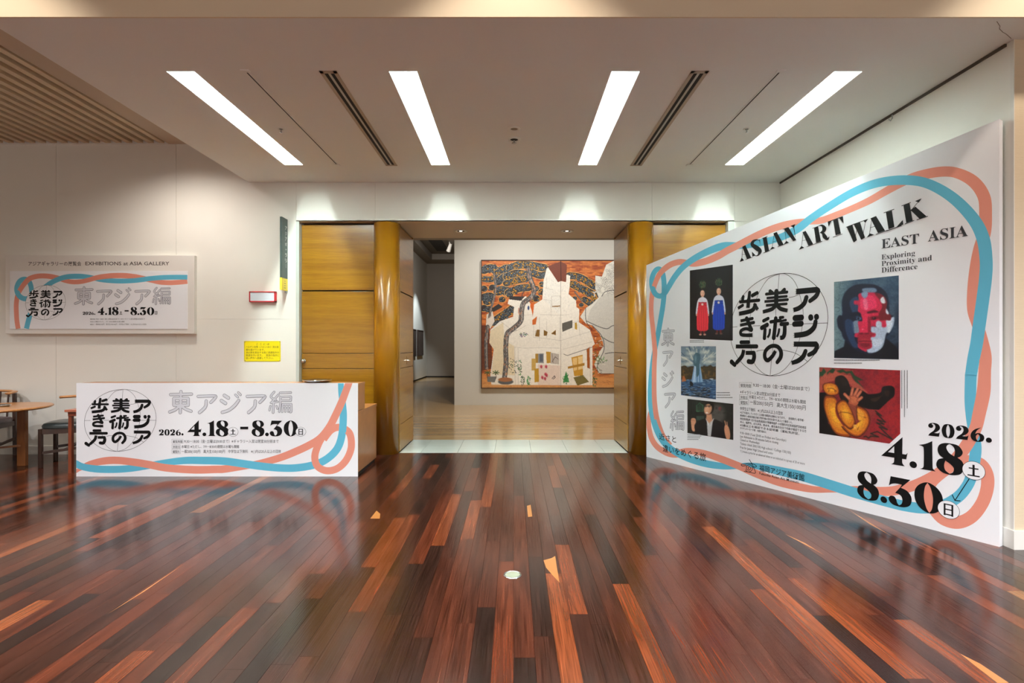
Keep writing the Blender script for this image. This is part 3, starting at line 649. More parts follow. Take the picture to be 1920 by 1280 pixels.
BLUC = [(60,1008,76),(78,1015,76),(150,1048,76),(300,1073,80),(500,1078,80),(700,1066,76),(900,1035,74),(1100,1000,74),(1300,978,80),(1500,978,84)]+o5([(0,985,86),(200,1012,86),(400,1040,86),(600,1060,84),(800,1062,84),(1000,1030,86),(1150,965,86),(1270,850,86),(1325,700,84),(1342,500,82),(1336,350,76),(1318,200,66),(1315,119,64),(1314,100,64)])
ribbon(CF, fp, M_CORAL, tf(CORC, 130, 700, 6), clip=CC); ribbon(CF, fp, M_CORAL, tf(CORL, 130, 700, 6)); ribbon(CF, fp, M_BLUE, [p+(1.5,) for p in tf(BLUC, 130, 700, 6)], clip=CC)
# steel dish on the counter
t = root('steel_dish', (-2.0, D+.13, .927), 'flat round steel dish on top of the reception counter', 'dish')
G().lathe(-2.0, D+.13, [(.001, .928), (.10, .928), (.12, .934), (.146, .950), (.148, .955), (.142, .957), (.115, .942), (.001, .938)], 40).out('dish', M_CHROME, t, smooth=True)

# ------------------------------------------------------------------ wall sign on the left
DS = 6.35; S = DS/1000
t = root('wall_sign', ((187-963)*S, DS, EYE+96*S), 'wide white exhibition sign board with a ribbon-printed poster, mounted on the left wall', 'sign')
zx = lambda y: EYE-(y-648)*S
B((10-963)*S, (364.5-963)*S, DS, WALL, zx(625.5), zx(478.5)).out('backing_board', mat('sign_backing_white', (226, 221, 214), .5), t, bevel=.002)
ps = B((19-963)*S, (352-963)*S, DS-.005, DS, zx(616.5), zx(508)).out('poster', M_BOARD, t)
WS0 = flat_plane(DS); WS = flat_plane(DS, DS-.005)
for tx, x0, y, x1, h in (('アジアギャラリーの展覧会', 53, 497.5, 152.5, 7.6), ('EXHIBITIONS at ASIA GALLERY', 160, 497, 317.5, 6.6)): Ink(WS0).text(tx, x0, y, x1, h, 1, .012).out('heading_lettering', mat('dark_brown_print', (62, 50, 46), .5), t)
globe(WS, ps, [((x, y), (xx_/9.844, 500+yy_/9.844)) for x, y, xx_, yy_ in ((38,650,482,660),(1410,640,1218,650),(780,48,870,345),(665,1238,825,985))], fill=M_BOARD, lw=6)
Q = fit(WS, [((1112,188),(139.5,537)),((2510,188),(321,537)),((1112,455),(139.5,572)),((2510,455),(321,572))])
outlined(Q, OUTL, 4.5, ps)
f4 = lambda x, y: (120+x/8.727, 520+y/8.727)
Q = fit(WS, [((98,490),f4(312,610)),((651,490),f4(520,610)),((150,354),f4(335,560)),((627,354),f4(510,560))]); year(Q).out('year_lettering', M_BLACK, ps)
Q = fit(WS, [((733,417),f4(555,578)),((1666,417),f4(893,578)),((1335,154),f4(775,482)),((1335,504),f4(775,612)),((2185,400),f4(1095,578)),((3221,334),f4(1485,550))])
open_date(Q).out('date_lettering', M_BLACK, ps); close_date(Q).out('date_lettering', M_BLACK, ps); Ink(Q).poly([(1927,296),(2106,296),(2106,354),(1927,354)], 10).out('dash', M_BLACK, ps)
day_mark(WS, ps, 227.4, 586.3, 5.2, 4.8, 'sat', False); day_mark(WS, ps, 293.2, 586, 5, 4.8, 'sun', False)
small_info(WS, ps, [(169.5, 179, 599, 2.6, 272.5, INFO[0][0][0], INFO[0][1][0]), (169.5, 176.5, 604, 2.4, 234, INFO[1][0][0], INFO[1][1][0]), (169.5, 176.5, 609, 2.7, 275, INFO[2][0][0], INFO[2][1][0])], False)
ribbon(WS, ps, M_CORAL, [(34.8,616,9,1),(32.5,601.6,9,1),(31.5,586,9,1),(31.2,571,9,1),(33,557,9,1),(35.5,549,9,1),(40.6,540,9,2),(48,530,9.3,2),(57,522,9.5,2),(71,517.8,9.3,2),(86,517.3,9.3,1.3),(99,519,9.5,1),(112,522,9,1),(124,526.2,8.6,1),(137,528.5,8.6,1.3),(152,528,8.6,2),(166,525,8.6,2),(178,521.5,9,2),(190,519,9.5,2),(211,516.8,9.8,2),(232,516.5,9.8,1.4),(253,518.6,9.6,1),(270,522,9.3,1),(285,525.5,9,1),(300,528.8,9,1),(318,530,9,1),(337,529,9,1),(351.8,527.5,9,1)])
ribbon(WS, ps, M_BLUE, [p+(1.5,) for p in [(50.3,616,9.5),(53.8,601.6,9.5),(58,586,9.5),(62,565,9.2),(60,545.7,9.2),(58.5,535.5,9.2),(54.5,527,9.5),(46.7,523.4,9.5),(38,527,9.5),(32.5,538,9.5),(33.5,549,9.5),(39.6,557,9.5),(49,560,9.5),(62,556,9.5),(76,546,9.5),(86,537.6,9.5),(97.5,529.5,9.5),(111.7,522.8,9.5),(127,518.8,9.6),(147,517.8,9.6),(163,519,9),(177,521.5,9),(194,524.8,9),(221.5,526.8,9),(253,525.8,9),(285,521.8,9),(316.5,519.7,9),(351.8,519.7,9)]])

# ------------------------------------------------------------------ small things on the left wall
t = root('projecting_sign', (-2.71, WALL, 2.4), 'narrow dark green sign with a yellow foot, projecting from the wall beside the left door', 'sign')
B(-2.735, -2.712, 6.242, WALL, 2.10, 2.812).out('blade', mat('dark_green_enamel', (62, 78, 74), .4), t)
B(-2.736, -2.711, 6.241, WALL, 1.955, 2.099).out('yellow_foot', mat('yellow_enamel', (240, 214, 60), .4), t)
B(-2.729, -2.718, 6.36, WALL, 1.93, 1.955).out('bracket', M_STEEL, t)
PS = Plane(lambda x, y: (x, y), lambda u, v, l: (-2.7115+l*.0004, 6.242+u, v))
k = Ink(PS)
for i, ch in enumerate('アジアギャラリー'):
    z = 2.70-i*.064; V, F = glyphs(ch if ch != 'ー' else 'l', .02)
    hh = .012 if ch == 'ャ' else .022; ww = .016 if ch == 'ャ' else .024
    if ch == 'ー': k.poly([(.109, z-.026), (.113, z-.026), (.113, z+.026), (.109, z+.026)], 1); continue
    k.text(ch, .111-ww, z-hh, .111+ww, -2*hh, 1, .02)
k.out('lettering', M_WHITE, t)
k = Ink(PS)
for z, w in ((2.062, .022), (2.035, .05), (2.008, .045), (1.982, .055)): k.poly([(.08-w/2, z), (.08+w/2, z), (.08+w/2, z+.007), (.08-w/2, z+.007)], 3)
k.out('print_lines', mat('grey_print', (130, 120, 60), .5), t)
t = root('emergency_indicator_lamp', ((492-963)*.0064, WALL, 1.9), 'small blank white sign box with a red frame on the wall', 'sign')
sx0, sx1, sz0, sz1 = (467-963)*.00636, (516.5-963)*.00636, EYE+82*.00636, EYE+102*.00636
B(sx0+.008, sx1-.008, WALL-.035, WALL, sz0+.01, sz1-.008).out('white_face', mat('pale_acrylic', (222, 232, 240), .3), t)
M_RED = mat('red_frame', (196, 44, 48), .4)
B(sx0, sx1, WALL-.040, WALL, sz0, sz0+.013).box(sx0, sx1, WALL-.04, WALL, sz1-.011, sz1).box(sx0, sx0+.011, WALL-.04, WALL, sz0, sz1).box(sx1-.016, sx1, WALL-.04, WALL, sz0, sz1).out('red_frame', M_RED, t)
t = root('notice_plate', ((492-963)*.0064, WALL, 1.2), 'yellow notice plate with dark writing, low on the wall beside the left door', 'notice')
YN = flat_plane(6.397); zz = lambda y: EYE-(y-648)*.006397
B((457.5-963)*.006397, (526-963)*.006397, 6.397, WALL, zz(677.5), zz(639)).out('plate', mat('yellow_plate', (246, 226, 20), .35), t)
k = Ink(YN); M_YP = mat('notice_print', (112, 96, 16), .5)
for body, x0, x1, y in (('こ こ に は', 480.5, 505, 646.6), ('ハロゲン化物（ハロン1301）消火設', 461, 522.5, 651.9), ('備を設けています。', 461, 496, 657.2), ('消火剤を放出する前に退避指令の', 461, 523, 662.4), ('放送を行います。　放送の指示に', 461, 523.3, 667.6), ('従い屋外へ退避して下さい。', 461, 512.5, 672.8)): k.text(body, x0, y, x1, 3.9, 1, .008)
k.out('lettering', M_YP, t, kind='stuff')
k = Ink(YN)
for q in (((458.6,640.2),(525,640.2)), ((458.6,676.4),(525,676.4)), ((458.6,640.2),(458.6,676.4)), ((525,640.2),(525,676.4))): k.stroke([q[0]+(.35,), q[1]+(.35,)], 1)
k.out('border_line', M_YP, t)
for i, (px_, py_) in enumerate(((459.2,640.8),(524.4,640.8),(459.2,675.8),(524.4,675.8))): Ink(YN).disc(px_, py_, .8, .8, 2, n=12).out('screw', M_STEEL, t)

# ------------------------------------------------------------------ the big angled exhibition board
t = root('exhibition_board', (2.35, 4.85, 0), 'large slanted-top white exhibition board with globe title, ribbons and pictures on the right', 'display board')
g = G(); TH = .05
fr = [BIG.w(0, 0, 0), BIG.w(BL, 0, 0), BIG.w(BL, 2.765, 0), BIG.w(0, 2.244, 0)]; bk = [(x+.870*TH, y+.492*TH, z) for x, y, z in fr]
g.add(fr+bk, [(0,1,2,3),(7,6,5,4),(1,5,6,2),(2,6,7,3),(3,7,4,0),(0,4,5,1)]).out('board', M_BOARD, t)
wings = [fr[1], fr[2], bk[2], bk[1]]
CO = [(1846.6,690,23.5,2),(1846,708,24,2),(1844,736,26,2),(1836,775,25,2),(1829,803,24,2),(1812.7,834,24,2),(1793,859,23,2),(1769.6,880,22,2),(1748,894,21,2),(1715.7,909,20,2),(1680,919,18,2),(1653,921,17,1.4),(1626,919,15,1),(1594,917,12,1),(1560,918,10,1),(1530,917.5,12,1),(1506,914,14,1),(1462.5,904,15,1.4),(1419,888,14.5,2),(1386,873.6,13.5,2),(1353,860.5,13,2),(1320,849.5,12,1.3),(1292,845,11,1),(1275,847,10,1.2),(1262,851,9,1)]
ribbon(BIG, t, M_CORAL, CO)
ribbon(BIG, t, M_CORAL, [(1790,868,23,2),(1762.4,888,23,2),(1746,904,23,2),(1740,920,23,2),(1742,938,23,2),(1753,956,23,2),(1770,973,23,2),(1796.6,979,24,2),(1822,968,25,2),(1841.5,943,25,2),(1851,915,25,2),(1850.5,890,25,1.5),(1838,871,25,1),(1815,864,22,1),(1790,868,22,1.2)])
ribbon(BIG, t, M_CORAL, [(1846.5,693,23.5,2),(1847.8,668,23,1.1),(1842,637,21,1),(1832.5,607,22,1),(1825.5,580,24,1),(1825.6,544,24,1),(1829.4,503,23,1),(1836,469,23,1),(1846,436,24,1),(1848,403,24,1),(1845,369,24,1),(1826,341,23,1),(1795,324.5,20,1),(1764,321.8,19,1),(1723,329.5,18,1),(1695,340,16,1),(1660,359,14,1),(1630,376,13,1),(1598,390.6,12,1),(1565,404,12,1),(1540,413,12,1),(1517,415,12,1),(1494.6,417,12.5,1),(1471.7,421.5,13,1),(1449,428.5,13,1.4),(1426,438,13,2),(1403,449.4,13,2),(1383,460,13,2),(1364,469.5,13,2),(1346,480,13,1.5),(1324,489.3,12.5,1),(1302,494,12,1),(1288,492.5,11,1),(1273.7,491,11,1),(1258.4,495.5,11,1.2),(1245,504.7,10.5,2),(1235,516.6,9.5,2),(1228.5,531,9,1.5),(1224,546,8.8,1),(1221.3,566,8.6,1),(1221.3,588,8.6,1),(1224.3,616,8.6,1.5),(1226.8,642,8.8,2),(1228,660,8.8,2),(1227,680,8.8,2),(1226.5,711.5,8.8,2),(1227,747.5,9,2),(1230,776,9.5,1.5),(1235,797,10,1),(1243,818,11,1),(1256,835,11,1)])
ribbon(BIG, t, M_CORAL, [(1224,762,7,1),(1219,775,8,1),(1216.5,790,8.5,1),(1217.5,805,9,1),(1222,822,10,1),(1231,836,10.5,1),(1243,845,11,1),(1256,851,11,1),(1270,852,11,1),(1285,848,11,1)])
ribbon(BIG, t, M_BLUE, [p+(1.5,) for p in [(1820.3,704,22.3),(1825.5,672,23.4),(1831,645,24),(1835.6,612.5,24.4),(1843,560,24.4),(1848,520,24.4),(1849,487.5,24.4),(1843,446,25),(1824,409,23.4),(1785.6,370,21),(1739,344,18.8),(1695,337.5,18),(1645,343,16),(1598,361,14.5),(1551,389,14),(1520,410,14),(1497,428,14.5),(1474,440.5,13.5),(1449,449.5,13),(1414,457,13),(1383,460.5,13),(1357,461,14),(1330.6,469.7,13),(1302,484.5,12),(1280,501,11),(1265,519,10.5),(1254,537,10),(1246,550,9.6),(1238,555,9.6),(1229,551,9.6),(1223,538,9.6),(1222.5,522,9.4),(1228,508.5,9.4),(1235.5,504,9.4),(1242,511,9.4),(1245,529,9.4),(1245,550.6,9.4),(1243,572.5,9.2),(1238.7,598.7,9.2),(1233.5,628,9.2),(1229,650,9),(1224.5,675,9),(1221,704,9),(1219.3,740,9.5),(1222,772.6,10),(1230.5,803,11),(1243,826.5,11.5),(1261,843.5,12),(1286,857,13),(1320,868,13.5),(1353,873.5,12),(1381.6,874,10),(1405,872,10),(1432,876,13),(1462.5,883,16),(1506,893,18),(1550,906.5,18.5),(1594,920.6,19),(1626,930,19),(1661.9,940,19),(1697.8,948.5,19.5),(1733.7,952.4,20),(1768,947,21),(1796.6,931,22),(1814.5,909,22),(1823,886,22),(1827.5,862.6,22),(1829.5,839,22),(1827,815,20),(1822,785,21),(1819.5,751,22),(1820,712,22),(1820.4,702,22.3)]])
zg = lambda x, y: (1360+x/5.82, 500+y/5.82)
globe(BIG, t, [((38,650),zg(42,665)),((1410,640),zg(1113,610)),((780,48),zg(610,70)),((665,1238),zg(495,1188)),((1300,275),zg(1015,250)),((66,1100),zg(75,1050))], lw=5)
zq = {'east': (1240,614.5,1265,649), 'a1': (1242,657.6,1262,687), 'ji': (1241,695,1264,727), 'a2': (1245.5,736,1267,765), 'hen': (1256,769,1283,808)}
ROOTS.append(t)
for key, (x0, y0, x1, y1) in zq.items():
    bx = BB[key]; Q = fit(BIG, [((bx[0],bx[1]),(x0,y0)),((bx[2],bx[1]),(x1,y0)),((bx[0],bx[3]),(x0,y1)),((bx[2],bx[3]),(x1,y1))])
    outlined(Q, [key], 4.5, t)
z7 = lambda x, y: (1590+x/5.567, 780+y/5.567)
Q = fit(BIG, [((98,490),z7(845,203)),((651,490),z7(1496,277)),((280,353),z7(1045,84)),((280,493),z7(1045,226)),((566,354),z7(1402,118)),((150,354),z7(890,67))]); year(Q).out('year_lettering', M_BLACK, t)
Q = fit(BIG, [((995,150),z7(568,215)),((733,417),z7(350,410)),((1020,504),z7(597,525)),((855,504),z7(442,497)),((1335,154),z7(885,262)),((1372,504),z7(925,580)),((1520,155),z7(1060,287)),((1520,516),z7(1065,615)),((1666,410),z7(1200,525))]); open_date(Q).out('date_lettering', M_BLACK, t)
Q = fit(BIG, [((2325,155),z7(190,573)),((2325,516),z7(205,866)),((2185,400),z7(88,765)),((2528,468),z7(360,868)),((2631,157.6),z7(468,632)),((2710,512),z7(580,950)),((3063,155),z7(825,693)),((3063,514),z7(835,1018)),((3221,334),z7(980,870))]); close_date(Q).out('date_lettering', M_BLACK, t)
def big_day(cx, cy, rx, ry, kind):
    u, v = big_uv(cx, cy); ru = (big_uv(cx+rx, cy)[0]-big_uv(cx-rx, cy)[0])/2; rv = (big_uv(cx, cy-ry)[1]-big_uv(cx, cy+ry)[1])/2
    P = Plane(lambda x, y: (u+(x-100)/100*ru, v-(y-100)/100*rv), BIG.w); day_mark(P, t, 100, 100, 100, 100, kind, fw=8)
big_day(1590+1312/5.567, 780+567/5.567, 22, 17.5, 'sat'); big_day(1590+1050/5.567, 780+975/5.567, 21, 17, 'sun')
k = Ink(BIG); p0, p1 = z7(1265,655), z7(1118,878)
k.stroke([p0+(1.7,), p1+(1.7,)], 14).stroke([z7(1090,820)+(1.5,), p1+(1.5,)], 14).stroke([z7(1172,882)+(1.5,), p1+(1.5,)], 14).out('arrow', M_BLACK, t)
# fat display capitals, traced stroke by stroke
T4 = lambda x, y: (1380+x/8.727, 360+y/8.727); T5 = lambda x, y: (1560+x/6.4, 360+y/6.4)
k = Ink(BIG)
def tp(T, s, pts): k.poly([T(*p) for p in pts], 12)
def tl(T, s, a, b, w): k.stroke([T(*a)+(w/s,), T(*b)+(w/s,)], 12, 'ab', streak=False)
def tc(T, s, pts): k.stroke([T(x, y)+(w/s,) for x, y, w in pts], 12, 'ab', streak=False)
a4 = (T4, 8.727); a5 = (T5, 6.4)
for pts in ([(105,893),(155,868),(250,1072),(180,1095)], [(95,1072),(62,1142),(135,1118)], [(392,770),(383,790),(402,872)], [(262,972),(270,1055),(322,1036)], [(440,757),(502,734),(545,962),(478,985)],
            [(613,675),(668,652),(780,855),(703,884)], [(595,893),(553,948),(642,915)], [(787,606),(862,575),(987,785),(938,802)], [(825,798),(783,856),(872,828)], [(893,555),(972,523),(948,582)],
            [(1090,655),(1142,634),(1265,850),(1188,880)], [(1072,880),(1030,945),(1118,910)], [(1278,590),(1345,563),(1392,802),(1313,828)], [(1592,465),(1667,438),(1718,680),(1633,707)],
            [(1503,492),(1565,468),(1518,565)], [(1688,425),(1750,398),(1763,515)]): tp(*a4, pts)
for a, b, w in (((158,1105),(272,1066),7), ((112,900),(95,1110),6), ((100,1022),(165,1016),5), ((422,760),(518,724),8), ((452,995),(562,955),8), ((683,896),(802,850),7), ((625,690),(590,935),6), ((603,815),(690,792),5),
                ((800,615),(828,835),6), ((768,610),(852,578),8), ((948,560),(972,742),6), ((1163,897),(1292,848),7), ((1102,665),(1070,920),6), ((1083,797),(1150,780),5), ((1283,850),(1412,803),8), ((1252,594),(1400,540),8),
                ((1588,737),(1742,685),8), ((1503,490),(1748,400),12)): tl(*a4, a, b, w)
tc(*a4, [(385,792,8),(345,780,18),(285,805,42),(270,860,58),(340,915,78),(392,965,66),(365,1030,24),(315,1038,9),(265,988,6)])
tc(*a4, [(1365,552,10),(1410,548,34),(1445,590,66),(1430,640,50),(1375,668,10)]); tc(*a4, [(1380,662,8),(1425,678,40),(1455,730,68),(1495,768,40),(1530,730,6)])
for pts in ([(178,420),(247,394),(300,575),(262,606)], [(260,383),(337,358),(397,545),(352,573)], [(378,346),(432,325),(402,368)], [(463,315),(530,287),(638,462),(553,492)], [(455,495),(418,545),(507,512)],
            [(648,245),(720,221),(750,420),(680,447)], [(850,335),(858,388),(768,427)], [(858,162),(932,134),(968,342),(893,370)], [(998,108),(1077,76),(1042,127)], [(943,215),(1003,175),(1135,290),(1050,320)]): tp(*a5, pts)
for a, b, w in (((170,422),(260,388),8), ((253,388),(432,326),7), ((264,600),(302,440),5), ((362,570),(405,345),5), ((528,508),(668,458),8), ((478,330),(445,532),5), ((458,428),(545,402),5), ((622,250),(748,205),8), ((655,466),(835,402),9),
                ((836,166),(948,124),8), ((876,382),(987,340),8), ((1058,92),(940,232),6), ((1018,334),(1152,290),8)): tl(*a5, a, b, w)
k.out('display_lettering', M_BLACK, t)
k = Ink(BIG)
k.text(serif('EAST'), 1653, 466, 1723.5, 17.5, 12).out('subtitle_lettering', mat('dark_grey_print', (40, 42, 48), .5), t); k = Ink(BIG).text(serif('ASIA'), 1740, 453, 1815, 20, 12)
M_INK2 = mat('dark_grey_print', (40, 42, 48), .5)
k.out('subtitle_lettering', M_INK2, t)
k = Ink(BIG)
for s_, x1, y, h in (('Exploring', 1716, 486.8, 9.5), ('Proximity and', 1747.5, 499, 9.5), ('Difference', 1720.5, 511.3, 9.8)): k.text(serif(s_), 1653, y, x1, h, 12, -.004)
k.out('subtitle_lettering', M_INK2, t)
# body copy, set level on the board (its base line runs towards the same vanishing point)
rows = [(1388, 1408, 724.5, 7, 1518, '観覧時間', '9:30－18:00（金･土曜は20:00まで）'), (1388, 0, 737, 6, 1463, '', '※ギャラリー入室は閉室30分前まで'), (1388, 1401, 746.2, 6, 1511, '休館日', '水曜日 ※ただし、7/9－8/30の期間は水曜も開館'),
        (1388, 1402, 756.8, 7.5, 1511, '観覧料', '一般200(150)円　高大生150(100)円'), (1388, 0, 768, 6, 1468, '', '中学生以下無料　※( )内は20人以上の団体')]
small_info(BIG, t, rows, True, 10)
k = Ink(BIG)
for i, (s_, x1) in enumerate((('※以下を提示していただくと本展の観覧料は無料になります。　身体障がい者手帳･', 1508), ('精神障がい者保健福祉手帳･療育手帳の交付を受けた本人と介護者１人、', 1486), ('特定疾患医療･先天性血液凝固因子障害等医療･小児慢性特定疾病医療受給者証', 1512), ('福岡市、北九州市、', 1512), ('65歳以上を確認できる証明書（運転免許証、', 1499), ('マイナンバーカード等）の提示者本人', 1437))):
    if i == 3: s_ = '本人、福岡市、北九州市、熊本市、鹿児島市在住で年齢が確認できる方'
    k.text(s_, 1388, 774.5+i*5.9, x1, 4.1, 10, .008)
for i, (s_, x1, y) in enumerate((('9:30–18:00 (*Last 20:00 on Fridays and Saturdays)', 1474, 813), ('Last Admission is 30 minutes before closing.', 1460, 819.5), ('Closed on Wednesdays', 1424, 826), ('Tickets: Adult 200(150) High school / College 150(100)', 1483, 833), ('Free for Junior High School and under', 1450, 840), ('*( ) means a price for an advanced ticket or an individual in a group of 20 or more', 1509, 847))):
    k.text(s_, 1388, y, x1, 4.3, 10, -.004)
k.out('small_lettering', M_GREY, t, kind='stuff')
# handwritten line
Ink(BIG).text('近さと', 1236, 822.5, 1268, 11, 12, .004).out('handwritten_lettering', M_BLACK, t)
k = Ink(BIG); k.text('違いをめぐる旅', 1243, 845, 1324, 12.5, 12, .004); k.out('handwritten_lettering', M_BLACK, t)
# museum name with its spiral emblem
z8 = lambda x, y: (1200+x/4.571, 820+y/4.571)
k = Ink(BIG).text('福岡アジア美術館', *z8(1024,283), z8(1410,283)[0], 11.5, 12, .004).text('Fukuoka Asian Art Museum', *z8(1024,315), z8(1362,315)[0], 4.6, 12, .006)
k.out('museum_name_lettering', M_BLACK, t)
k = Ink(BIG); e = 1.0
def em(pts, w=e): k.stroke([z8(*p)+(w,) for p in pts], 12)
em([(938,188),(965,235),(990,303),(940,296),(893,290)]); em([(912,240),(880,243),(868,235),(875,228),(905,228),(925,222),(962,225)])
em([(955,222),(985,232),(1000,246),(990,252),(968,250)])
em([(935,262+6),(928,265),(930,252),(942,250),(950,262),(940,278),(920,276),(912,258),(922,238),(945,234),(962,250),(962,275),(945,292),(920,292),(905,275)])
k.out('museum_emblem', M_BLACK, t)
# ------------------------------------------------------------------ painted pictures: a fine mesh whose colour attribute is painted by code
def vnoise(X, Y, s, seed=0):
    r = np.random.default_rng(seed); T = r.random((64, 64)); x = X/s; y = Y/s
    xi = np.floor(x).astype(int); yi = np.floor(y).astype(int); fx = x-xi; fy = y-yi; fx = fx*fx*(3-2*fx); fy = fy*fy*(3-2*fy)
    g = lambda a, b: T[a % 64, b % 64]
    return (g(xi, yi)*(1-fx)+g(xi+1, yi)*fx)*(1-fy)+(g(xi, yi+1)*(1-fx)+g(xi+1, yi+1)*fx)*fy
class Paint:
    """corner order TL TR BR BL in drawing units"""
    def __init__(s, quad, nx, ny, base):
        a, b = np.meshgrid(np.linspace(0, 1, nx), np.linspace(0, 1, ny)); TL, TR, BR, BLc = [np.array(q, float) for q in quad]
        s.X = TL[0]*(1-a)*(1-b)+TR[0]*a*(1-b)+BR[0]*a*b+BLc[0]*(1-a)*b; s.Y = TL[1]*(1-a)*(1-b)+TR[1]*a*(1-b)+BR[1]*a*b+BLc[1]*(1-a)*b
        s.nx, s.ny = nx, ny; s.C = np.ones((ny, nx, 3))*np.array(base, float); s.px = abs(TR[0]-TL[0])/nx
    def mix(s, m, c): s.C += m[..., None]*(np.array(c, float)-s.C); return s
    def _box(s, x0, x1, y0, y1):
        return (s.X >= x0) & (s.X <= x1) & (s.Y >= y0) & (s.Y <= y1)
    def poly(s, pts, c, k=1, smooth=False):
        if smooth: pts = [tuple(q) for q in cr(pts, 5, True)]
        P = np.array(pts, float); m = s._box(P[:,0].min(), P[:,0].max(), P[:,1].min(), P[:,1].max()); i = np.nonzero(m)
        if not len(i[0]): return s
        x, y = s.X[i], s.Y[i]; ins = np.zeros(len(x), bool); j = len(P)-1
        for n in range(len(P)):
            x1, y1, x2, y2 = *P[n], *P[j]; j = n
            if y1 == y2: continue
            ins ^= ((y1 > y) != (y2 > y)) & (x < (x2-x1)*(y-y1)/(y2-y1)+x1)
        i = (i[0][ins], i[1][ins]); s.C[i] += k*(np.array(c, float)-s.C[i]); return s
    def line(s, pts, w, c, k=1, soft=None, smooth=False):
        if smooth: pts = [tuple(q) for q in cr(pts, 5)]
        soft = soft or s.px; w0 = max(w, s.px*1.1)/2; k *= min(1, w/(s.px*1.1))
        for a, b in zip(pts, pts[1:]):
            r = w0+soft; i = np.nonzero(s._box(min(a[0], b[0])-r, max(a[0], b[0])+r, min(a[1], b[1])-r, max(a[1], b[1])+r))
            if not len(i[0]): continue
            x, y = s.X[i]-a[0], s.Y[i]-a[1]; dx, dy = b[0]-a[0], b[1]-a[1]; t = np.clip((x*dx+y*dy)/((dx*dx+dy*dy) or 1), 0, 1)
            d = np.hypot(x-t*dx, y-t*dy); al = np.clip((w0+soft/2-d)/soft, 0, 1)*k; s.C[i] += al[:, None]*(np.array(c, float)-s.C[i])
        return s
    def ell(s, cx, cy, rx, ry, c, k=1, soft=.1, ang=0):
        R = max(rx, ry)*(1+soft); i = np.nonzero(s._box(cx-R, cx+R, cy-R, cy+R))
        if not len(i[0]): return s
        x, y = s.X[i]-cx, s.Y[i]-cy; ca, sa = math.cos(ang), math.sin(ang); d = np.hypot((x*ca+y*sa)/rx, (-x*sa+y*ca)/ry)
        al = np.clip((1+soft-d)/(soft*2+1e-6), 0, 1)*k; s.C[i] += al[:, None]*(np.array(c, float)-s.C[i]); return s
    def blur(s, n=1):
        for _ in range(n):
            for ax in (0, 1):
                p = np.concatenate([s.C[:1], s.C, s.C[-1:]], 0) if ax == 0 else np.concatenate([s.C[:, :1], s.C, s.C[:, -1:]], 1)
                s.C = (p[:-2]+2*p[1:-1]+p[2:])/4 if ax == 0 else (p[:, :-2]+2*p[:, 1:-1]+p[:, 2:])/4
        return s
    def grain(s, amp, sx=1.0, seed=1, sy=None):
        n = vnoise(s.X, s.Y*(sx/(sy or sx)), sx, seed)-.5; s.C *= (1+amp*n)[..., None]; return s
    def out(s, name, m, P, l, parent, **kw):
        me = bpy.data.meshes.new(name); nx, ny = s.nx, s.ny; org = ORG.get(parent, Vector((0, 0, 0)))
        co = np.array([P.w(*P.uv(x, y), l) for x, y in zip(s.X.ravel(), s.Y.ravel())])-np.array(org)
        me.vertices.add(nx*ny); me.vertices.foreach_set('co', co.astype(np.float32).ravel())
        i = np.arange((nx-1)*(ny-1)); a = (i//(nx-1))*nx+i % (nx-1); q = np.stack([a, a+nx, a+nx+1, a+1], 1)
        me.loops.add(q.size); me.loops.foreach_set('vertex_index', q.ravel().astype(np.int32)); me.polygons.add(len(q)); me.polygons.foreach_set('loop_start', (i*4).astype(np.int32)); me.update(calc_edges=True)
        at = me.color_attributes.new('paint', 'FLOAT_COLOR', 'POINT'); c = np.clip(s.C.reshape(-1, 3)/255, 0, 1); c = np.where(c <= .04045, c/12.92, ((c+.055)/1.055)**2.4)
        at.data.foreach_set('color', np.concatenate([c, np.ones((len(c), 1))], 1).astype(np.float32).ravel())
        me.materials.append(m); o = bpy.data.objects.new(name, me); COL.objects.link(o); o.parent = parent; ORG[o] = org; return props(o, **kw)
M_PAINT = mat('painted_canvas', (128, 128, 128), .55, attr='paint', bump=.08, bscale=(90, 90, 90))
M_PHOTO = mat('printed_picture', (128, 128, 128), .38, attr='paint')
r = random.Random(3)

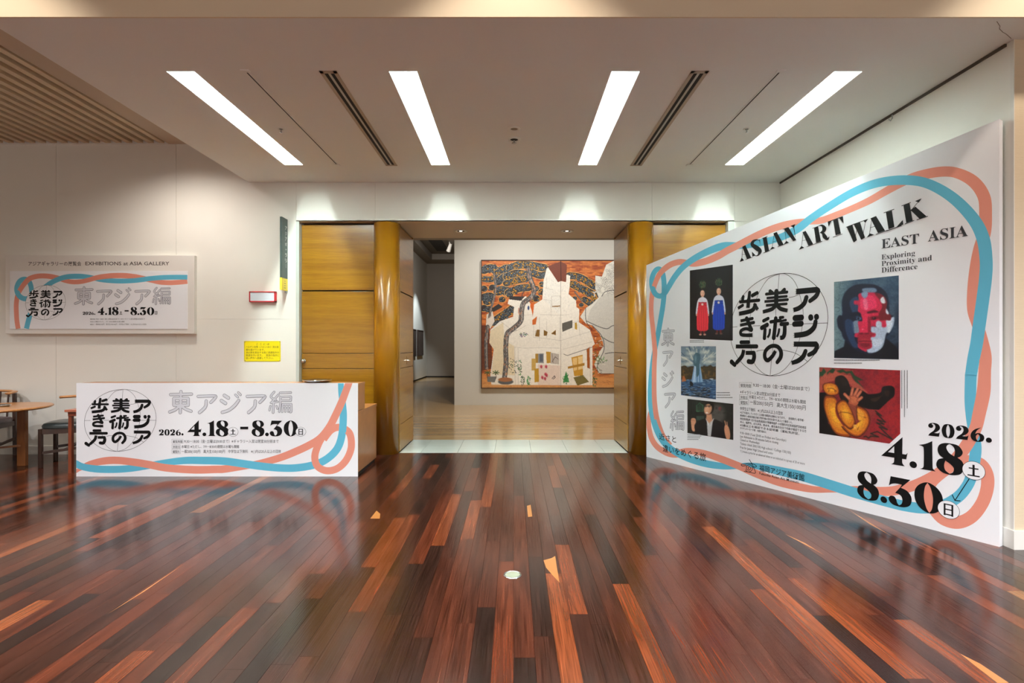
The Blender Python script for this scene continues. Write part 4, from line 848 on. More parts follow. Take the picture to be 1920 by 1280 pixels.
# --- the large two-panel painting in the gallery (drawing units: 4.925 per photo pixel)
DP = 11.64
t = root('large_painting', (.8, DP, .37), 'large two-panel painting of white houses among dark pines on orange ground', 'painting')
x0, xm, x1, yt, yb = 42, 771, 1500, 42, 1214
def unit(x, y): X = 895+x/4.925; Y = 480+y/4.925; return ((X-963)/1000*DP, EYE-(Y-648)/1000*DP)
PU = Plane(unit, lambda u, v, l: (u, DP-l*.00015, v))
def big_picture(quad, nx, ny):
    c = Paint(quad, nx, ny, (204, 116, 54)); OR, DK, WH = (214, 104, 36), (52, 44, 42), (240, 233, 220)
    n = vnoise(c.X*.5, c.Y*2, 26, 2); c.mix(np.clip(n*1.6-.5, 0, 1), (150, 62, 26)); n = vnoise(c.X*.6, c.Y*2, 14, 5); c.mix(np.clip(n*1.6-.9, 0, .7), (244, 150, 70))
    c.mix((c.Y > 1060)*np.clip((c.Y-1060)/80, 0, 1)*.8, (222, 160, 96)); c.poly([(42,640),(90,640),(130,760),(140,1040),(42,1060)], (90, 44, 26), .8)
    rr = random.Random(5)
    for _ in range(420):
        x, y = rr.uniform(42, 1500), rr.choice((rr.uniform(42, 620), rr.uniform(1080, 1214))); a = rr.uniform(-.4, .5); L = rr.uniform(8, 40)
        c.line([(x, y), (x+L*math.cos(a), y+L*math.sin(a))], 2.2, rr.choice(((120, 50, 22), (240, 140, 60), (90, 42, 26))), .55)
    def foliage(path, w, ochre=.0):
        w *= 1.22
        q = cr(path, 8)
        for p in q: c.ell(p[0], p[1], w*1.12, w*.95, (244, 190, 110), .9, .08)
        for p in q: c.ell(p[0], p[1], w*.98, w*.82, DK, 1, .1)
        for p in q:
            for _ in range(8):
                x, y = p[0]+rr.uniform(-w, w)*.8, p[1]+rr.uniform(-w, w)*.62; s_ = rr.uniform(.13, .20)*w+3; oc = rr.random() < ochre*.8+.06
                c.ell(x, y, s_*1.15, s_, (30, 28, 30), .9, .15).ell(x, y, s_*.95, s_*.8, (176, 122, 36) if oc else (66, 76, 84), 1, .2).ell(x, y-s_*.2, s_*.5, s_*.4, (214, 168, 70) if oc else (140, 148, 150), .8, .4)
    for p, w, o in (([(60,130),(130,110),(190,150)], 34, .1), ([(190,160),(260,110),(285,120)], 30, .1), ([(60,210),(120,215),(170,195)], 26, .2), ([(190,240),(250,190),(270,220)], 30, .1), ([(60,300),(140,290)], 28, .1), ([(190,330),(240,310),(265,330)], 34, .1),
                    ([(60,380),(120,370),(90,420)], 32, 0), ([(60,480),(110,490)], 30, 0), ([(310,110),(400,80),(520,90),(620,110)], 34, .35), ([(280,190),(360,160),(440,170)], 34, .4), ([(270,250),(340,230),(450,210)], 28, .6),
                    ([(500,150),(580,180),(630,170)], 30, .1), ([(290,340),(380,300),(470,290)], 32, .2), ([(230,400),(300,360)], 26, .3), ([(540,300),(600,260)], 26, .3), ([(540,390),(600,330)], 30, .5), ([(145,610),(220,560),(320,490),(380,430)], 34, .35),
                    ([(850,180),(930,190),(1010,230),(1080,280)], 30, .45), ([(880,260),(960,300),(1060,350),(1120,410)], 32, .35), ([(990,400),(1080,470),(1150,550)], 26, .25), ([(900,390),(960,450)], 18, .2)): foliage(p, w, o)
    c.line([(1060,330),(1120,400),(1160,480),(1170,560)], 7, (250, 170, 90), .7, smooth=True)
    # pale hanging cloth and tangled white forms on the right
    c.poly([(1090,180),(1150,190),(1190,80),(1260,42),(1500,42),(1500,1090),(1120,1080),(1080,1000),(1130,880),(1170,820),(1130,720),(1060,640),(1000,620),(950,560),(1000,480),(1060,440),(1120,380),(1090,300)], (226, 222, 210))
    c.poly([(1150,360),(1260,320),(1500,330),(1500,1080),(1130,1080),(1110,1020),(1170,860),(1150,740),(1060,640),(1010,600),(1040,500)], (206, 202, 192))
    for _ in range(190):
        x, y = rr.uniform(1090, 1500), rr.uniform(60, 330); a = rr.uniform(0, 6.3); q = [(x, y)]
        for _ in range(3): a += rr.uniform(-1.2, 1.2); q.append((q[-1][0]+18*math.cos(a), q[-1][1]+18*math.sin(a)))
        if y > 330-(x-1090)*1.6: c.line(q, 11, (90, 84, 80), .8).line(q, 7, (236, 232, 220), 1)
    for q in ([(1010,600),(1120,650),(1200,670),(1260,640),(1400,650)], [(1060,640),(1150,740),(1170,860),(1110,1000),(1130,1080),(1260,1085),(1500,1080)], [(1000,480),(1005,600),(1060,680)], [(1150,370),(1180,330),(1260,315),(1400,330)], [(1180,900),(1260,890),(1400,900)], [(1170,760),(1260,800),(1400,790)]): c.line(q, 6, (60, 58, 60), .8, smooth=True)
    for _ in range(60):
        x, y = rr.uniform(1080, 1160), rr.uniform(740, 1080); c.line([(x, y), (x+rr.uniform(-30, 30), y+rr.uniform(-20, 20))], 5, rr.choice(((240,236,224), (80,60,50), (90,120,70))), .8)
    # the white houses
    c.poly([(650,100),(745,240),(775,230),(815,240),(822,170),(858,182),(852,290),(842,350),(912,412),(915,470),(942,490),(938,610),(1040,680),(1085,812),(1062,830),(1062,1190),(130,1190),(120,1090),(152,860),(110,800),(120,680),(210,600),(330,560),(340,470),(280,440),(290,400),(450,370),(490,440),(512,560),(520,450),(600,400),(612,220)], WH)
    c.poly([(120,690),(240,610),(250,780),(340,830),(345,1100),(130,1090),(155,860),(110,800)], (232, 216, 184)).poly([(355,840),(760,830),(760,1190),(380,1190)], (244, 238, 226)).poly([(560,1000),(765,1010),(765,1190),(560,1190)], (232, 212, 198)).poly([(640,110),(620,200),(612,400),(760,540),(770,240),(745,240)], (236, 232, 222))
    c.poly([(650,95),(770,48),(828,80),(820,240),(775,228),(745,242)], (122, 58, 36)).line([(770,48),(775,230)], 4, (60, 34, 28))
    for i in range(9): c.line([(665+i*9, 100+i*15), (770, 60+i*18)], 1.5, (80, 38, 26), .6)
    c.poly([(120,490),(195,440),(235,470),(150,515)], (50, 44, 42)).poly([(290,370),(420,372),(440,372),(400,412),(300,400)], (48, 42, 42)).poly([(85,540),(140,510),(160,600),(120,670),(80,640)], (226, 214, 200))
    for q in ([(345,840),(430,850),(570,845),(760,850)], [(345,840),(350,1190)], [(375,850),(380,1190)], [(430,545),(515,540)], [(210,600),(345,700)], [(450,640),(345,700)], [(520,640),(520,750)], [(575,560),(575,780)], [(640,600),(640,750)], [(760,560),(760,780)], [(520,750),(640,760),(770,780)], [(610,400),(680,410),(680,560)],
              [(780,640),(935,600)], [(930,580),(950,740)], [(770,780),(1060,690)], [(790,860),(1060,790)], [(1040,830),(1045,1190)], [(580,540),(770,545),(850,540)], [(640,200),(640,300),(700,310)], [(685,370),(765,365),(765,470),(690,470),(685,370)]): c.line(q, 2.2, (150, 142, 134), .7)
    c.line([(798,905),(830,918),(1060,840)], 4, (30, 26, 26), .9)
    for q, col in (([(532,740),(550,680),(576,678),(572,745)], (150,110,40)), ([(612,680),(650,700),(640,735),(612,735)], (150,110,40)), ([(680,715),(724,680),(724,730)], (150,110,40)), ([(782,620),(878,590),(878,660),(785,700)], (96,92,84)), ([(900,615),(920,612),(922,680),(900,672)], (190,150,50)),
                   ([(540,900),(612,898),(612,990),(540,985)], (150,150,150)), ([(575,905),(605,905),(605,975),(575,975)], (90,98,112)), ([(535,900),(562,900),(560,985),(537,985)], (180,140,60)), ([(635,880),(680,885),(680,985),(640,990)], (196,150,50)), ([(676,890),(755,905),(755,1000),(676,990)], (190,180,170)), ([(500,945),(540,945),(540,1055),(500,1055)], (206,170,90)),
                   ([(528,1040),(566,1035),(570,1160),(528,1165)], (196,150,40)), ([(868,935),(972,910),(975,1100),(895,1110)], (204,150,44)), ([(880,945),(922,935),(922,1050),(890,1060)], (238,200,130)), ([(930,930),(970,922),(970,1040),(932,1050)], (238,205,140)), ([(835,1020),(990,985),(990,1010),(838,1040)], (180,130,40)),
                   ([(888,1120),(975,1098),(1030,1160),(925,1195)], (130,116,56)), ([(508,590),(552,555),(540,630),(508,635)], (206,104,36)), ([(490,440),(525,430),(515,540),(490,470)], (216,100,30)), ([(1010,860),(1035,840),(1040,1040),(1015,1030)], (170,90,30)), ([(690,460),(765,455),(765,466),(690,468)], (150,110,60))): c.poly(q, col)
    for i in range(6): c.line([(536, 690+i*9), (574, 686+i*9)], 2, (70, 44, 20)).line([(614, 690+i*8), (642, 697+i*7)], 2, (70, 44, 20)).line([(690+i*5, 722-i*3), (722, 690+i*7)], 2, (70, 44, 20)).line([(890+i*5, 1125+i*12), (985+i*9, 1100+i*12)], 3, (84, 76, 40))
    for x, y in ((590,1020),(635,1020),(600,1120),(640,1100),(625,1130),(630,1090)): c.ell(x, y, 11, 14, (196, 60, 80), .9, .4).line([(x, y), (x+6, y+18)], 3, (90, 30, 40))
    c.line([(690,1130),(712,1105),(720,1120),(700,1135)], 5, (60,50,50)).ell(472, 478, 9, 20, (50, 70, 120)).ell(384, 505, 8, 30, (190, 130, 110), .8).line([(690,975),(720,930),(745,950)], 4, (70,50,40)).line([(700,985),(690,900)], 3, (90,60,40))
    for _ in range(110):
        x, y = rr.uniform(620, 850), rr.uniform(200, 530); c.line([(x, y), (x+rr.uniform(-9, 9), y+rr.uniform(-14, 14))], 1.6, rr.choice(((120,120,130), (160,130,120), (150,160,170))), .5)
    # trunks
    def trunk(pts, w):
        c.line(pts, w*1.3, (60, 54, 52), 1, smooth=True).line(pts, w, (112, 108, 104), 1, smooth=True).line([(x+w*.2, y) for x, y in pts], w*.3, (168, 160, 154), .7, smooth=True).line([(x-w*.25, y) for x, y in pts], w*.2, (66, 60, 58), .8, smooth=True)
        for p in cr(pts, 10):
            for _ in range(3): a = p[0]+rr.uniform(-w, w)*.6; c.line([(a, p[1]), (a+rr.uniform(-6, 6), p[1]+rr.uniform(6, 22))], rr.uniform(2, w*.3), rr.choice(((60,54,54), (170,164,158), (110,104,102), (212,150,110), (84,80,84))), .7)
    trunk([(155,160),(170,290),(150,400),(130,470),(110,560)], 15); trunk([(470,120),(485,200),(520,300),(505,370),(430,430),(410,500),(400,600),(330,670),(275,720),(262,850),(265,980),(250,1130)], 34); trunk([(95,650),(80,800),(85,1030)], 26)
    trunk([(520,330),(560,290)], 9); trunk([(900,330),(970,420)], 9); c.line([(410,410),(420,340),(470,300)], 7, (70,62,60), smooth=True)
    # planting at the foot
    for x, y, w, h, col in ((330,1010,44,70,(60,66,52)), (390,1030,20,70,(46,90,48)), (418,1150,16,48,(60,80,62)), (474,1150,14,42,(36,110,50)), (1080,1140,24,60,(34,84,54)), (820,1130,28,52,(30,120,50)), (425,725,38,20,(90,104,100)), (1140,950,60,30,(70,120,50))):
        for _ in range(46):
            a, b = x+rr.uniform(-w, w), y+rr.uniform(-h, h); 
            if abs(a-x)/w+abs(b-y)/h*(.6) < 1.1: c.line([(a, b), (a+rr.uniform(-9, 9), b+rr.uniform(-2, 10))], 5, tuple(v*rr.uniform(.6, 1.5) for v in col), .9)
    c.poly([(790,1165),(820,1060),(850,1165)], (34,130,56), .8); c.ell(262,1160,70,26,(92,92,92)).ell(258,1140,66,20,(170,110,70)); c.poly([(90,1110),(180,1110),(160,1165),(92,1160)], (120,120,116))
    for x in (95, 172):
        for a in range(7): c.line([(x, 1075), (x+30*math.cos(a*.9), 1075+20*math.sin(a*.9))], 7, (70, 100, 60))
        c.line([(x,1075),(x,1130)], 4, (90,60,40))
    c.poly([(300,1185),(1060,1195),(1500,1180),(1500,1214),(42,1214),(42,1180)], (216,158,96), .5)
    c.grain(.05, 9, 3); c.grain(.06, 3.2, 4); return c
for a, b, q in ((x0, xm-1, 0), (xm+1, x1, 1)):
    quad = [(a, yt), (b, yt), (b, yb), (a, yb)]; c = big_picture(quad, 300, 440)
    c.out('painted_panel', M_PAINT, PU, 2, t, label=('left panel with pines and tall trunk', 'right panel with pale cloth')[q])
    (ua, va), (ub, vb) = unit(a, yb), unit(b, yt); B(ua, ub, DP, 11.69, va, vb).out('stretcher', mat('canvas_edge', (120, 66, 40), .7), t)
M_FR = mat('thin_brown_frame', (70, 40, 28), .5); (ua, va), (ub, vb) = unit(x0, yb), unit(x1, yt); f = .018
B(ua-f, ua, DP-.012, 11.7, va-f, vb+f).box(ub, ub+f, DP-.012, 11.7, va-f, vb+f).box(ua, ub, DP-.012, 11.7, va-f, va).box(ua, ub, DP-.012, 11.7, vb, vb+f).out('frame', M_FR, t)

# --- the five pictures printed on the exhibition board (drawing units: photo pixels)
t = [o for o in COL.objects if o.name == 'exhibition_board'][0]
def capt(k, x0, y0, n, w, h, dy, vertical=False):
    rr = random.Random(int(x0))
    for i in range(n):
        p = 0; ww = w*rr.uniform(.75, 1)
        while p < ww:
            g_ = rr.uniform(.8, 2.2)
            if vertical: k.poly([(x0+i*dy, y0+p), (x0+i*dy+h, y0+p), (x0+i*dy+h, y0+p+g_*.75), (x0+i*dy, y0+p+g_*.75)], 10)
            else: k.poly([(x0+p, y0+i*dy), (x0+p+g_*.75, y0+i*dy), (x0+p+g_*.75, y0+i*dy+h), (x0+p, y0+i*dy+h)], 10)
            p += g_
# 1 two standing women
c = Paint([(1293.5,507),(1374,496),(1374,638.3),(1293.5,635)], 200, 330, (17, 16, 20)); c.mix(np.clip(1-np.hypot((c.X-1336)/44, (c.Y-600)/50), 0, .3), (34, 32, 38))
def woman(c, x, yh, s, col, dk, feet):
    rr = random.Random(int(x))
    for _ in range(160):
        a, q = rr.uniform(0, 6.3), rr.random()**.6; c.line([(x+6.0*s*q*math.cos(a), yh-15*s+7*s*q*math.sin(a)), (x+6.5*s*q*math.cos(a), yh-17*s+7*s*q*math.sin(a))], .9, rr.choice(((40,70,44), (70,100,66), (28,48,36), (96,84,60))), .85)
    c.ell(x, yh-3*s, 4.7*s, 6.6*s, (26, 20, 20), 1, .1).ell(x, yh, 4.1*s, 6.2*s, (216, 164, 138), 1, .12).ell(x-1.2*s, yh, 2*s, 4*s, (234, 190, 164), .7, .6)
    c.line([(x-2.3*s, yh-.8*s), (x-1*s, yh-.8*s)], .5, (60,36,32)).line([(x+1*s, yh-.8*s), (x+2.3*s, yh-.8*s)], .5, (60,36,32)).line([(x-1*s, yh+3*s), (x+1*s, yh+3*s)], .6, (170,70,66))
    c.poly([(x-2*s,yh+5*s),(x+2*s,yh+5*s),(x+2.5*s,yh+8*s),(x-2.5*s,yh+8*s)], (206,156,130))
    c.poly([(x-3*s,yh+7*s),(x+3*s,yh+7*s),(x+8*s,yh+11*s),(x+10.5*s,yh+20*s),(x+12.2*s,yh+38*s),(x+9*s,yh+40*s),(x+7.5*s,yh+24*s),(x-7.5*s,yh+24*s),(x-9*s,yh+40*s),(x-12.5*s,yh+38*s),(x-10.5*s,yh+20*s),(x-8*s,yh+11*s)], (220,222,232), 1, True)
    c.poly([(x-7.2*s,yh+16*s),(x+7.2*s,yh+16*s),(x+8*s,yh+24*s),(x+11*s,yh+45*s),(x+10.5*s,yh+66*s),(x+7*s,yh+69*s),(x-7*s,yh+69*s),(x-10.5*s,yh+66*s),(x-11*s,yh+45*s),(x-8*s,yh+24*s)], col)
    for i in range(-4, 5): c.line([(x+i*1.4*s, yh+24*s), (x+i*2.3*s, yh+45*s), (x+i*2.0*s, yh+67*s)], .5*s, dk if i % 2 else tuple(min(255, v*1.25) for v in col), .55, smooth=True)
    c.line([(x-7*s,yh+17*s),(x+7*s,yh+17*s)], 1.1*s, dk, .9).line([(x-7*s,yh+22*s),(x,yh+20*s),(x+7*s,yh+22*s)], 1*s, dk, .8).ell(x-.3*s, yh+20*s, 2.1*s, 2.3*s, (222,206,196))
    c.ell(x-11*s, yh+39.5*s, 1.3*s, 2.2*s, (214,160,136)).ell(x+11*s, yh+39.5*s, 1.3*s, 2.2*s, (214,160,136))
    c.poly([(x-5*s,yh+69*s),(x-1*s,yh+69*s),(x-1.5*s,yh+74*s),(x-4.5*s,yh+74*s)], (110,30,34)).poly([(x+1*s,yh+69*s),(x+5*s,yh+69*s),(x+4.5*s,yh+74*s),(x+1.5*s,yh+74*s)], (110,30,34))
    c.ell(x-4*s, yh+75.5*s, 2.6*s, 1.7*s, feet).ell(x+4*s, yh+75.5*s, 2.6*s, 1.7*s, feet)
woman(c, 1317.3, 550, 1.02, (206,44,56), (140,22,36), (206,150,130)); woman(c, 1347.8, 546, 1.05, (26,62,166), (14,34,108), (110,70,60))
c.blur(2); c.grain(.08, .8, 8); c.out('printed_picture', M_PHOTO, BIG, 4, t, label='picture of two standing women in red and blue gowns on black')
# 2 fountain-like figure before a cloudy sky
c = Paint([(1277,649),(1342.5,649),(1342.5,748.5),(1277,740.5)], 170, 250, (120, 140, 156)); rr = random.Random(9)
for _ in range(120):
    a = rr.uniform(math.pi, 2*math.pi); q = rr.uniform(8, 42); x, y = 1309+q*math.cos(a), 690+q*1.0*math.sin(a); L = rr.uniform(4, 11)
    c.line([(x, y), (x+L*math.cos(a), y+L*math.sin(a))], 1.6, rr.choice(((226,224,204), (84,112,134), (236,236,226), (150,168,176), (60,86,112))), .75, 1.2)
for x, y, w in ((1284,672,6),(1296,662,7),(1322,660,7),(1334,668,6),(1330,678,8),(1290,682,7)): c.ell(x, y, w, w*.5, (228,228,214), .8, .8)
c.mix(((c.Y > 684+vnoise(c.X, c.Y, 6, 3)*5) & (c.Y < 716))*.95, (58, 46, 30)); c.mix(((c.Y > 690) & (c.Y < 712))*np.clip(vnoise(c.X, c.Y, 3, 6)*1.4-.6, 0, .8), (132, 96, 40)); c.mix(((c.Y > 711))*1.0, (58, 92, 132))
for _ in range(170):
    x, y = rr.uniform(1277, 1342), rr.uniform(711, 748); c.line([(x, y), (x+rr.uniform(2, 7), y+rr.uniform(-.6, .9))], .9, rr.choice(((186,204,222), (24,42,72), (96,132,170), (12,20,34))), .7)
for _ in range(60):
    x, y = rr.uniform(1277, 1330), rr.uniform(724, 747); c.ell(x, y, rr.uniform(2, 4), rr.uniform(1, 2), (10,16,28), .8, .2); c.line([(x-2, y-1), (x+2.5, y-1.3)], .6, (206,220,232), .9)
c.poly([(1302,682),(1313,682),(1318,716),(1296,717)], (140,178,214), 1); 
for i in range(26): a = rr.uniform(-1, 1); c.line([(1307.5+a*5, 684), (1307+a*9+rr.uniform(-1, 1), 716)], .9, rr.choice(((222,236,248), (70,118,176), (180,208,232))), .8)
c.poly([(1301,684),(1300,672),(1302,664),(1307,661),(1312,664),(1313.5,672),(1312,678),(1311,700),(1306,706),(1305,688)], (66,100,116), 1, True).ell(1304, 672, 2.4, 7, (122,156,168), .7, .6); c.poly([(1280,706),(1283,704),(1287,714),(1278,716)], (206,106,50), .8)
c.poly([(1293,716),(1296,714),(1300,719),(1299,724),(1294,723)], (20,24,30)); c.ell(1334, 710, 4, 1, (220,224,230), .8)
c.blur(2); c.grain(.12, 1, 8); c.out('printed_picture', M_PHOTO, BIG, 4, t, label='picture of a waterfall figure under a cloudy sky')
# 3 man looking up with raised fists
c = Paint([(1289,747.5),(1375,757),(1375,824.5),(1289,811.5)], 200, 160, (34, 34, 32)); c.ell(1345, 776, 14, 18, (92,90,84), .9, .3).ell(1350, 766, 3, 4, (140,60,60), .8)
for i in range(5): c.line([(1308+i*2.6, 757+abs(i-2)*.8), (1308+i*2.6, 771)], .9, (60,120,84), .9)
c.line([(1306,771),(1306,760),(1312,755),(1318,760),(1318,771),(1306,771)], 1, (62,128,88)); 
for i in range(6): c.line([(1307+i*2.4, 780), (1307+i*2.4, 787)], 1.2, (86,130,110), .8)
for _ in range(50): x, y = rr.uniform(1289, 1375), rr.uniform(750, 822); c.ell(x, y, rr.uniform(1, 4), rr.uniform(1, 3), rr.choice(((20,20,20), (58,52,44), (44,48,44))), .5, .8)
c.poly([(1300,811),(1301,800),(1312,788),(1322,785),(1340,786),(1352,791),(1362,800),(1368,822),(1340,819)], (18,18,22), 1, True); c.poly([(1325,786),(1337,786),(1333,818),(1327,817)], (196,198,200), 1); c.line([(1324,785),(1329,797)], 1.6, (220,222,224)).line([(1338,785),(1333,797)], 1.6, (220,222,224))
c.poly([(1325,775),(1334,775),(1336,787),(1330,793),(1324,786)], (206,150,116)); c.ell(1330, 765, 8.6, 12, (20,18,18), 1, .1, .25).ell(1327.5, 767, 7.2, 10.5, (206,152,118), 1, .12, .25).ell(1325, 766, 3.5, 6, (232,184,150), .7, .5).ell(1325.5, 774, 2.6, 1.9, (232,220,210)).line([(1322.5,775.5),(1328.5,776.2)], .8, (120,50,46))
c.line([(1320,760),(1326,761),(1333,760)], .8, (20,18,18)).ell(1323, 761.5, 2.6, 1.8, (60,48,44), .6).ell(1330, 761.5, 2.6, 1.8, (60,48,44), .6).poly([(1322,756),(1330,752),(1338,757),(1337,763),(1330,757)], (16,15,15), 1, True)
c.poly([(1296,785),(1303,784),(1305,791),(1302,798),(1303,808),(1298,807),(1296,796)], (214,154,120), 1, True); c.poly([(1358,806),(1360,796),(1366,800),(1369,812),(1368,823),(1362,822)], (206,146,112), 1, True)
for i in range(4): c.line([(1296.5+i*1.9, 785), (1296.5+i*1.9, 789)], .5, (130,76,56), .8)
c.line([(1361,797),(1359,789)], 1.8, (206,146,112)).line([(1364,798),(1363,791)], 1.6, (206,146,112))
c.blur(3); c.grain(.1, 1, 8); c.out('printed_picture', M_PHOTO, BIG, 4, t, label='picture of a man in a dark jacket looking up with raised fists')
# 4 face seen through jigsaw pieces  (units: zoomed pixels /6.4 from 1540,500)
J = lambda pts: [(1540+x/6.4, 500+y/6.4) for x, y in pts]
c = Paint([(1563.8,528.5),(1685.3,516.2),(1685.3,673.8),(1564,671)], 300, 380, (50, 74, 98)); n = vnoise(c.X, c.Y, 9, 4)*.6+vnoise(c.X, c.Y, 2, 5)*.4
c.mix(np.clip((1605-c.X)/45, 0, 1), (120, 146, 150)); c.mix(np.clip((c.X-1640)/50, 0, 1)*np.clip((c.Y-520)/120, 0, 1), (16, 24, 44)); c.mix(np.clip(n-.35, 0, 1)*.5, (150, 176, 184))
def P4(pts, col, k=1, sm=True): c.poly(J(pts), col, k, sm)
P4([(155,1090),(160,1010),(270,960),(290,860),(420,900),(760,880),(780,860),(900,960),(930,1010),(930,1110)], (12, 14, 26), 1, False)
P4([(270,860),(240,780),(200,720),(190,620),(235,590),(252,560),(250,400),(300,290),(400,220),(520,205),(640,215),(730,260),(790,330),(810,430),(820,560),(870,600),(872,680),(830,790),(790,830),(740,960),(640,1030),(560,1050),(400,990)], (16, 22, 44))
P4([(340,420),(430,360),(470,480),(440,600),(380,560)], (52,82,116), .7); P4([(380,660),(450,650),(460,780),(400,800),(370,720)], (150,172,190), .8); P4([(290,640),(380,660),(400,860),(450,960),(380,960),(300,800)], (40,64,100), .8)
P4([(500,260),(640,255),(660,300),(560,310),(500,300)], (150,180,206), .7)
P4([(600,650),(780,640),(870,600),(868,690),(820,790),(780,800),(740,950),(660,1020),(560,1030),(550,960),(610,940),(590,850),(650,820),(600,780),(600,720),(680,720)], (176,194,216)); P4([(780,640),(850,620),(830,760),(800,790)], (214,224,236), .9); P4([(620,880),(700,860),(740,900),(680,960),(620,940)], (204,214,230), .8)
P4([(455,320),(640,310),(740,340),(790,420),(780,540),(835,580),(830,640),(775,640),(780,715),(730,720),(720,660),(660,660),(655,715),(600,715),(590,780),(650,800),(640,840),(590,850),(610,960),(550,990),(540,1020),(490,1000),(440,960),(440,880),(440,850),(400,840),(405,800),(455,780),(440,660),(490,650),(480,590),(440,540),(440,460),(395,450),(395,405),(450,400)], (200, 36, 72))
P4([(640,315),(740,340),(790,420),(780,540),(835,580),(830,640),(775,640),(700,640),(690,560),(730,480),(700,400)], (112, 24, 34)); P4([(470,400),(560,340),(640,370),(660,480),(560,520),(480,500)], (232,60,104), .8); P4([(500,400),(545,390),(560,500),(520,510)], (240,150,170), .6)
P4([(450,800),(640,800),(590,860),(600,960),(550,990),(450,950)], (140,28,44), .75); P4([(555,540),(640,520),(690,545),(640,550),(560,560)], (70,14,28)); P4([(580,600),(690,590),(700,620),(600,640)], (120,20,40)); c.ell(*J([(635,618)])[0], 3.4, 2.6, (40,10,20)).ell(*J([(630,612)])[0], .8, .7, (240,200,210))
P4([(540,560),(585,600),(590,760),(550,790),(470,800),(460,760),(490,700),(500,600)], (214,40,78), .9); P4([(560,600),(590,640),(595,760),(560,780)], (120,20,40), .8); c.ell(*J([(497,750)])[0], 1.1, 1.1, (250,210,220)); c.ell(*J([(480,800)])[0], 4.5, 1.4, (80,12,26), .9).ell(*J([(540,800)])[0], 5, 1.2, (80,12,26), .8)
P4([(460,885),(520,860),(600,880),(590,910),(500,915)], (170,40,56)); c.line(J([(450,895),(520,890),(600,895)]), 1.2, (60,8,20)); P4([(470,920),(580,920),(560,960),(490,955)], (110,20,36), .8)
P4([(485,310),(550,300),(555,350),(520,378),(485,350)], (130,160,190)); P4([(710,385),(745,360),(770,430),(730,438),(712,415)], (220,228,232)); P4([(780,500),(812,560),(790,570),(772,540)], (214,224,234)); P4([(660,660),(700,650),(720,720),(660,720)], (190,206,222))
P4([(350,560),(440,540),(480,580),(420,590),(360,600)], (12,16,34)); c.ell(*J([(450,620)])[0], 5, 3, (90,120,150), .9).ell(*J([(445,620)])[0], 2.2, 2.2, (14,18,30)); P4([(200,600),(250,600),(260,780),(215,740)], (10,16,36))
for q in ([(160,360),(190,400),(215,390),(215,340),(270,330),(280,270),(220,260),(230,190)], [(155,490),(210,490),(215,530),(190,540)], [(165,880),(210,870),(240,900),(190,940)], [(230,200),(330,190)], [(170,790),(240,800)]): c.line(J(q), .8, (60,84,92), .8, smooth=True)
c.blur(9); c.grain(.16, 1.3, 8); c.grain(.10, .7, 9); c.out('printed_picture', M_PHOTO, BIG, 4, t, label='picture of a face in red and blue jigsaw pieces')
# 5 muscular figures on red (units: zoomed pixels /8 from 1520,680)
J = lambda pts: [(1520+x/8, 680+y/8) for x, y in pts]
c = Paint([(1536.2,688.2),(1688,694),(1688,834.5),(1536.2,811.8)], 360, 330, (134, 32, 42)); c.mix(np.clip((c.X-1600)/85, 0, 1), (156, 34, 38)); c.mix(np.clip(vnoise(c.X, c.Y, 5, 4)-.4, 0, 1)*.8, (92, 26, 42))
P4([(130,66),(640,110),(640,180),(500,170),(330,190),(180,220),(130,290)], (150,60,50), 1, False)
zig = [(130,130),(160,140),(195,80),(240,150),(330,80),(400,120),(480,95),(530,130),(620,120),(660,190),(790,260),(700,260),(800,390),(760,400),(840,450),(700,330),(640,230),(590,150),(540,170),(500,140),(440,150),(360,110),(340,160),(280,140),(240,190),(210,160),(180,210),(150,190),(130,230)]
P4(zig, (34,66,40), 1, False); P4([(130,250),(240,130),(250,190),(340,150),(380,100),(410,160),(520,180),(600,190),(640,260),(740,330),(860,450),(700,420),(560,300),(400,260),(250,290),(150,440),(130,440)], (176,84,66), .9, False)
P4([(560,640),(1000,640),(880,1000),(1120,1120),(700,1150)], (134,48,46), .8)
for q in ([(970,720),(1060,790),(990,760),(1120,890),(1000,850),(1100,920),(990,900),(1150,1000),(1030,960),(1100,1030),(1230,1150),(1000,1030),(900,1060),(1020,1110),(900,1100),(870,1130),(830,1100),(800,1110)],): c.line(J(q), 2.0, (26,34,26), 1)
P4([(130,450),(230,440),(260,560),(260,900),(420,1100),(130,1060)], (12,11,14), 1, False); P4([(365,260),(380,215),(440,190),(500,200),(560,270),(600,370),(700,380),(800,430),(870,470),(1040,450),(1070,380),(1110,350),(1210,345),(1255,380),(1262,420),(1250,500),(1190,550),(1040,690),(1000,700),(860,690),(700,650),(600,700),(500,600),(440,520),(420,440),(370,320)], (14,12,13))
P4([(900,540),(1040,500),(1100,460),(1000,570),(930,580)], (58,36,26), .8); P4([(1110,420),(1180,420),(1170,500),(1120,490)], (52,30,24), .7); P4([(450,230),(520,260),(540,340),(480,330)], (34,24,22), .8)
def muscle(pts, base=(206,120,34), hi=(240,176,50)):
    P4(pts, (70,26,14)); m = np.mean(np.array(pts), 0)
    for s_, col, k in ((.93, (150,66,24), 1), (.84, base, 1), (.60, tuple(np.array(base)*.5+np.array(hi)*.5), .8), (.36, hi, .8)): P4([tuple(m+(np.array(p)-m)*s_) for p in pts], col, k)
muscle([(205,500),(260,480),(340,490),(390,540),(370,640),(400,800),(500,960),(600,1100),(560,1130),(400,1090),(300,960),(220,760),(190,620)]); muscle([(180,340),(230,300),(330,300),(400,340),(432,430),(400,480),(280,490),(200,430)])
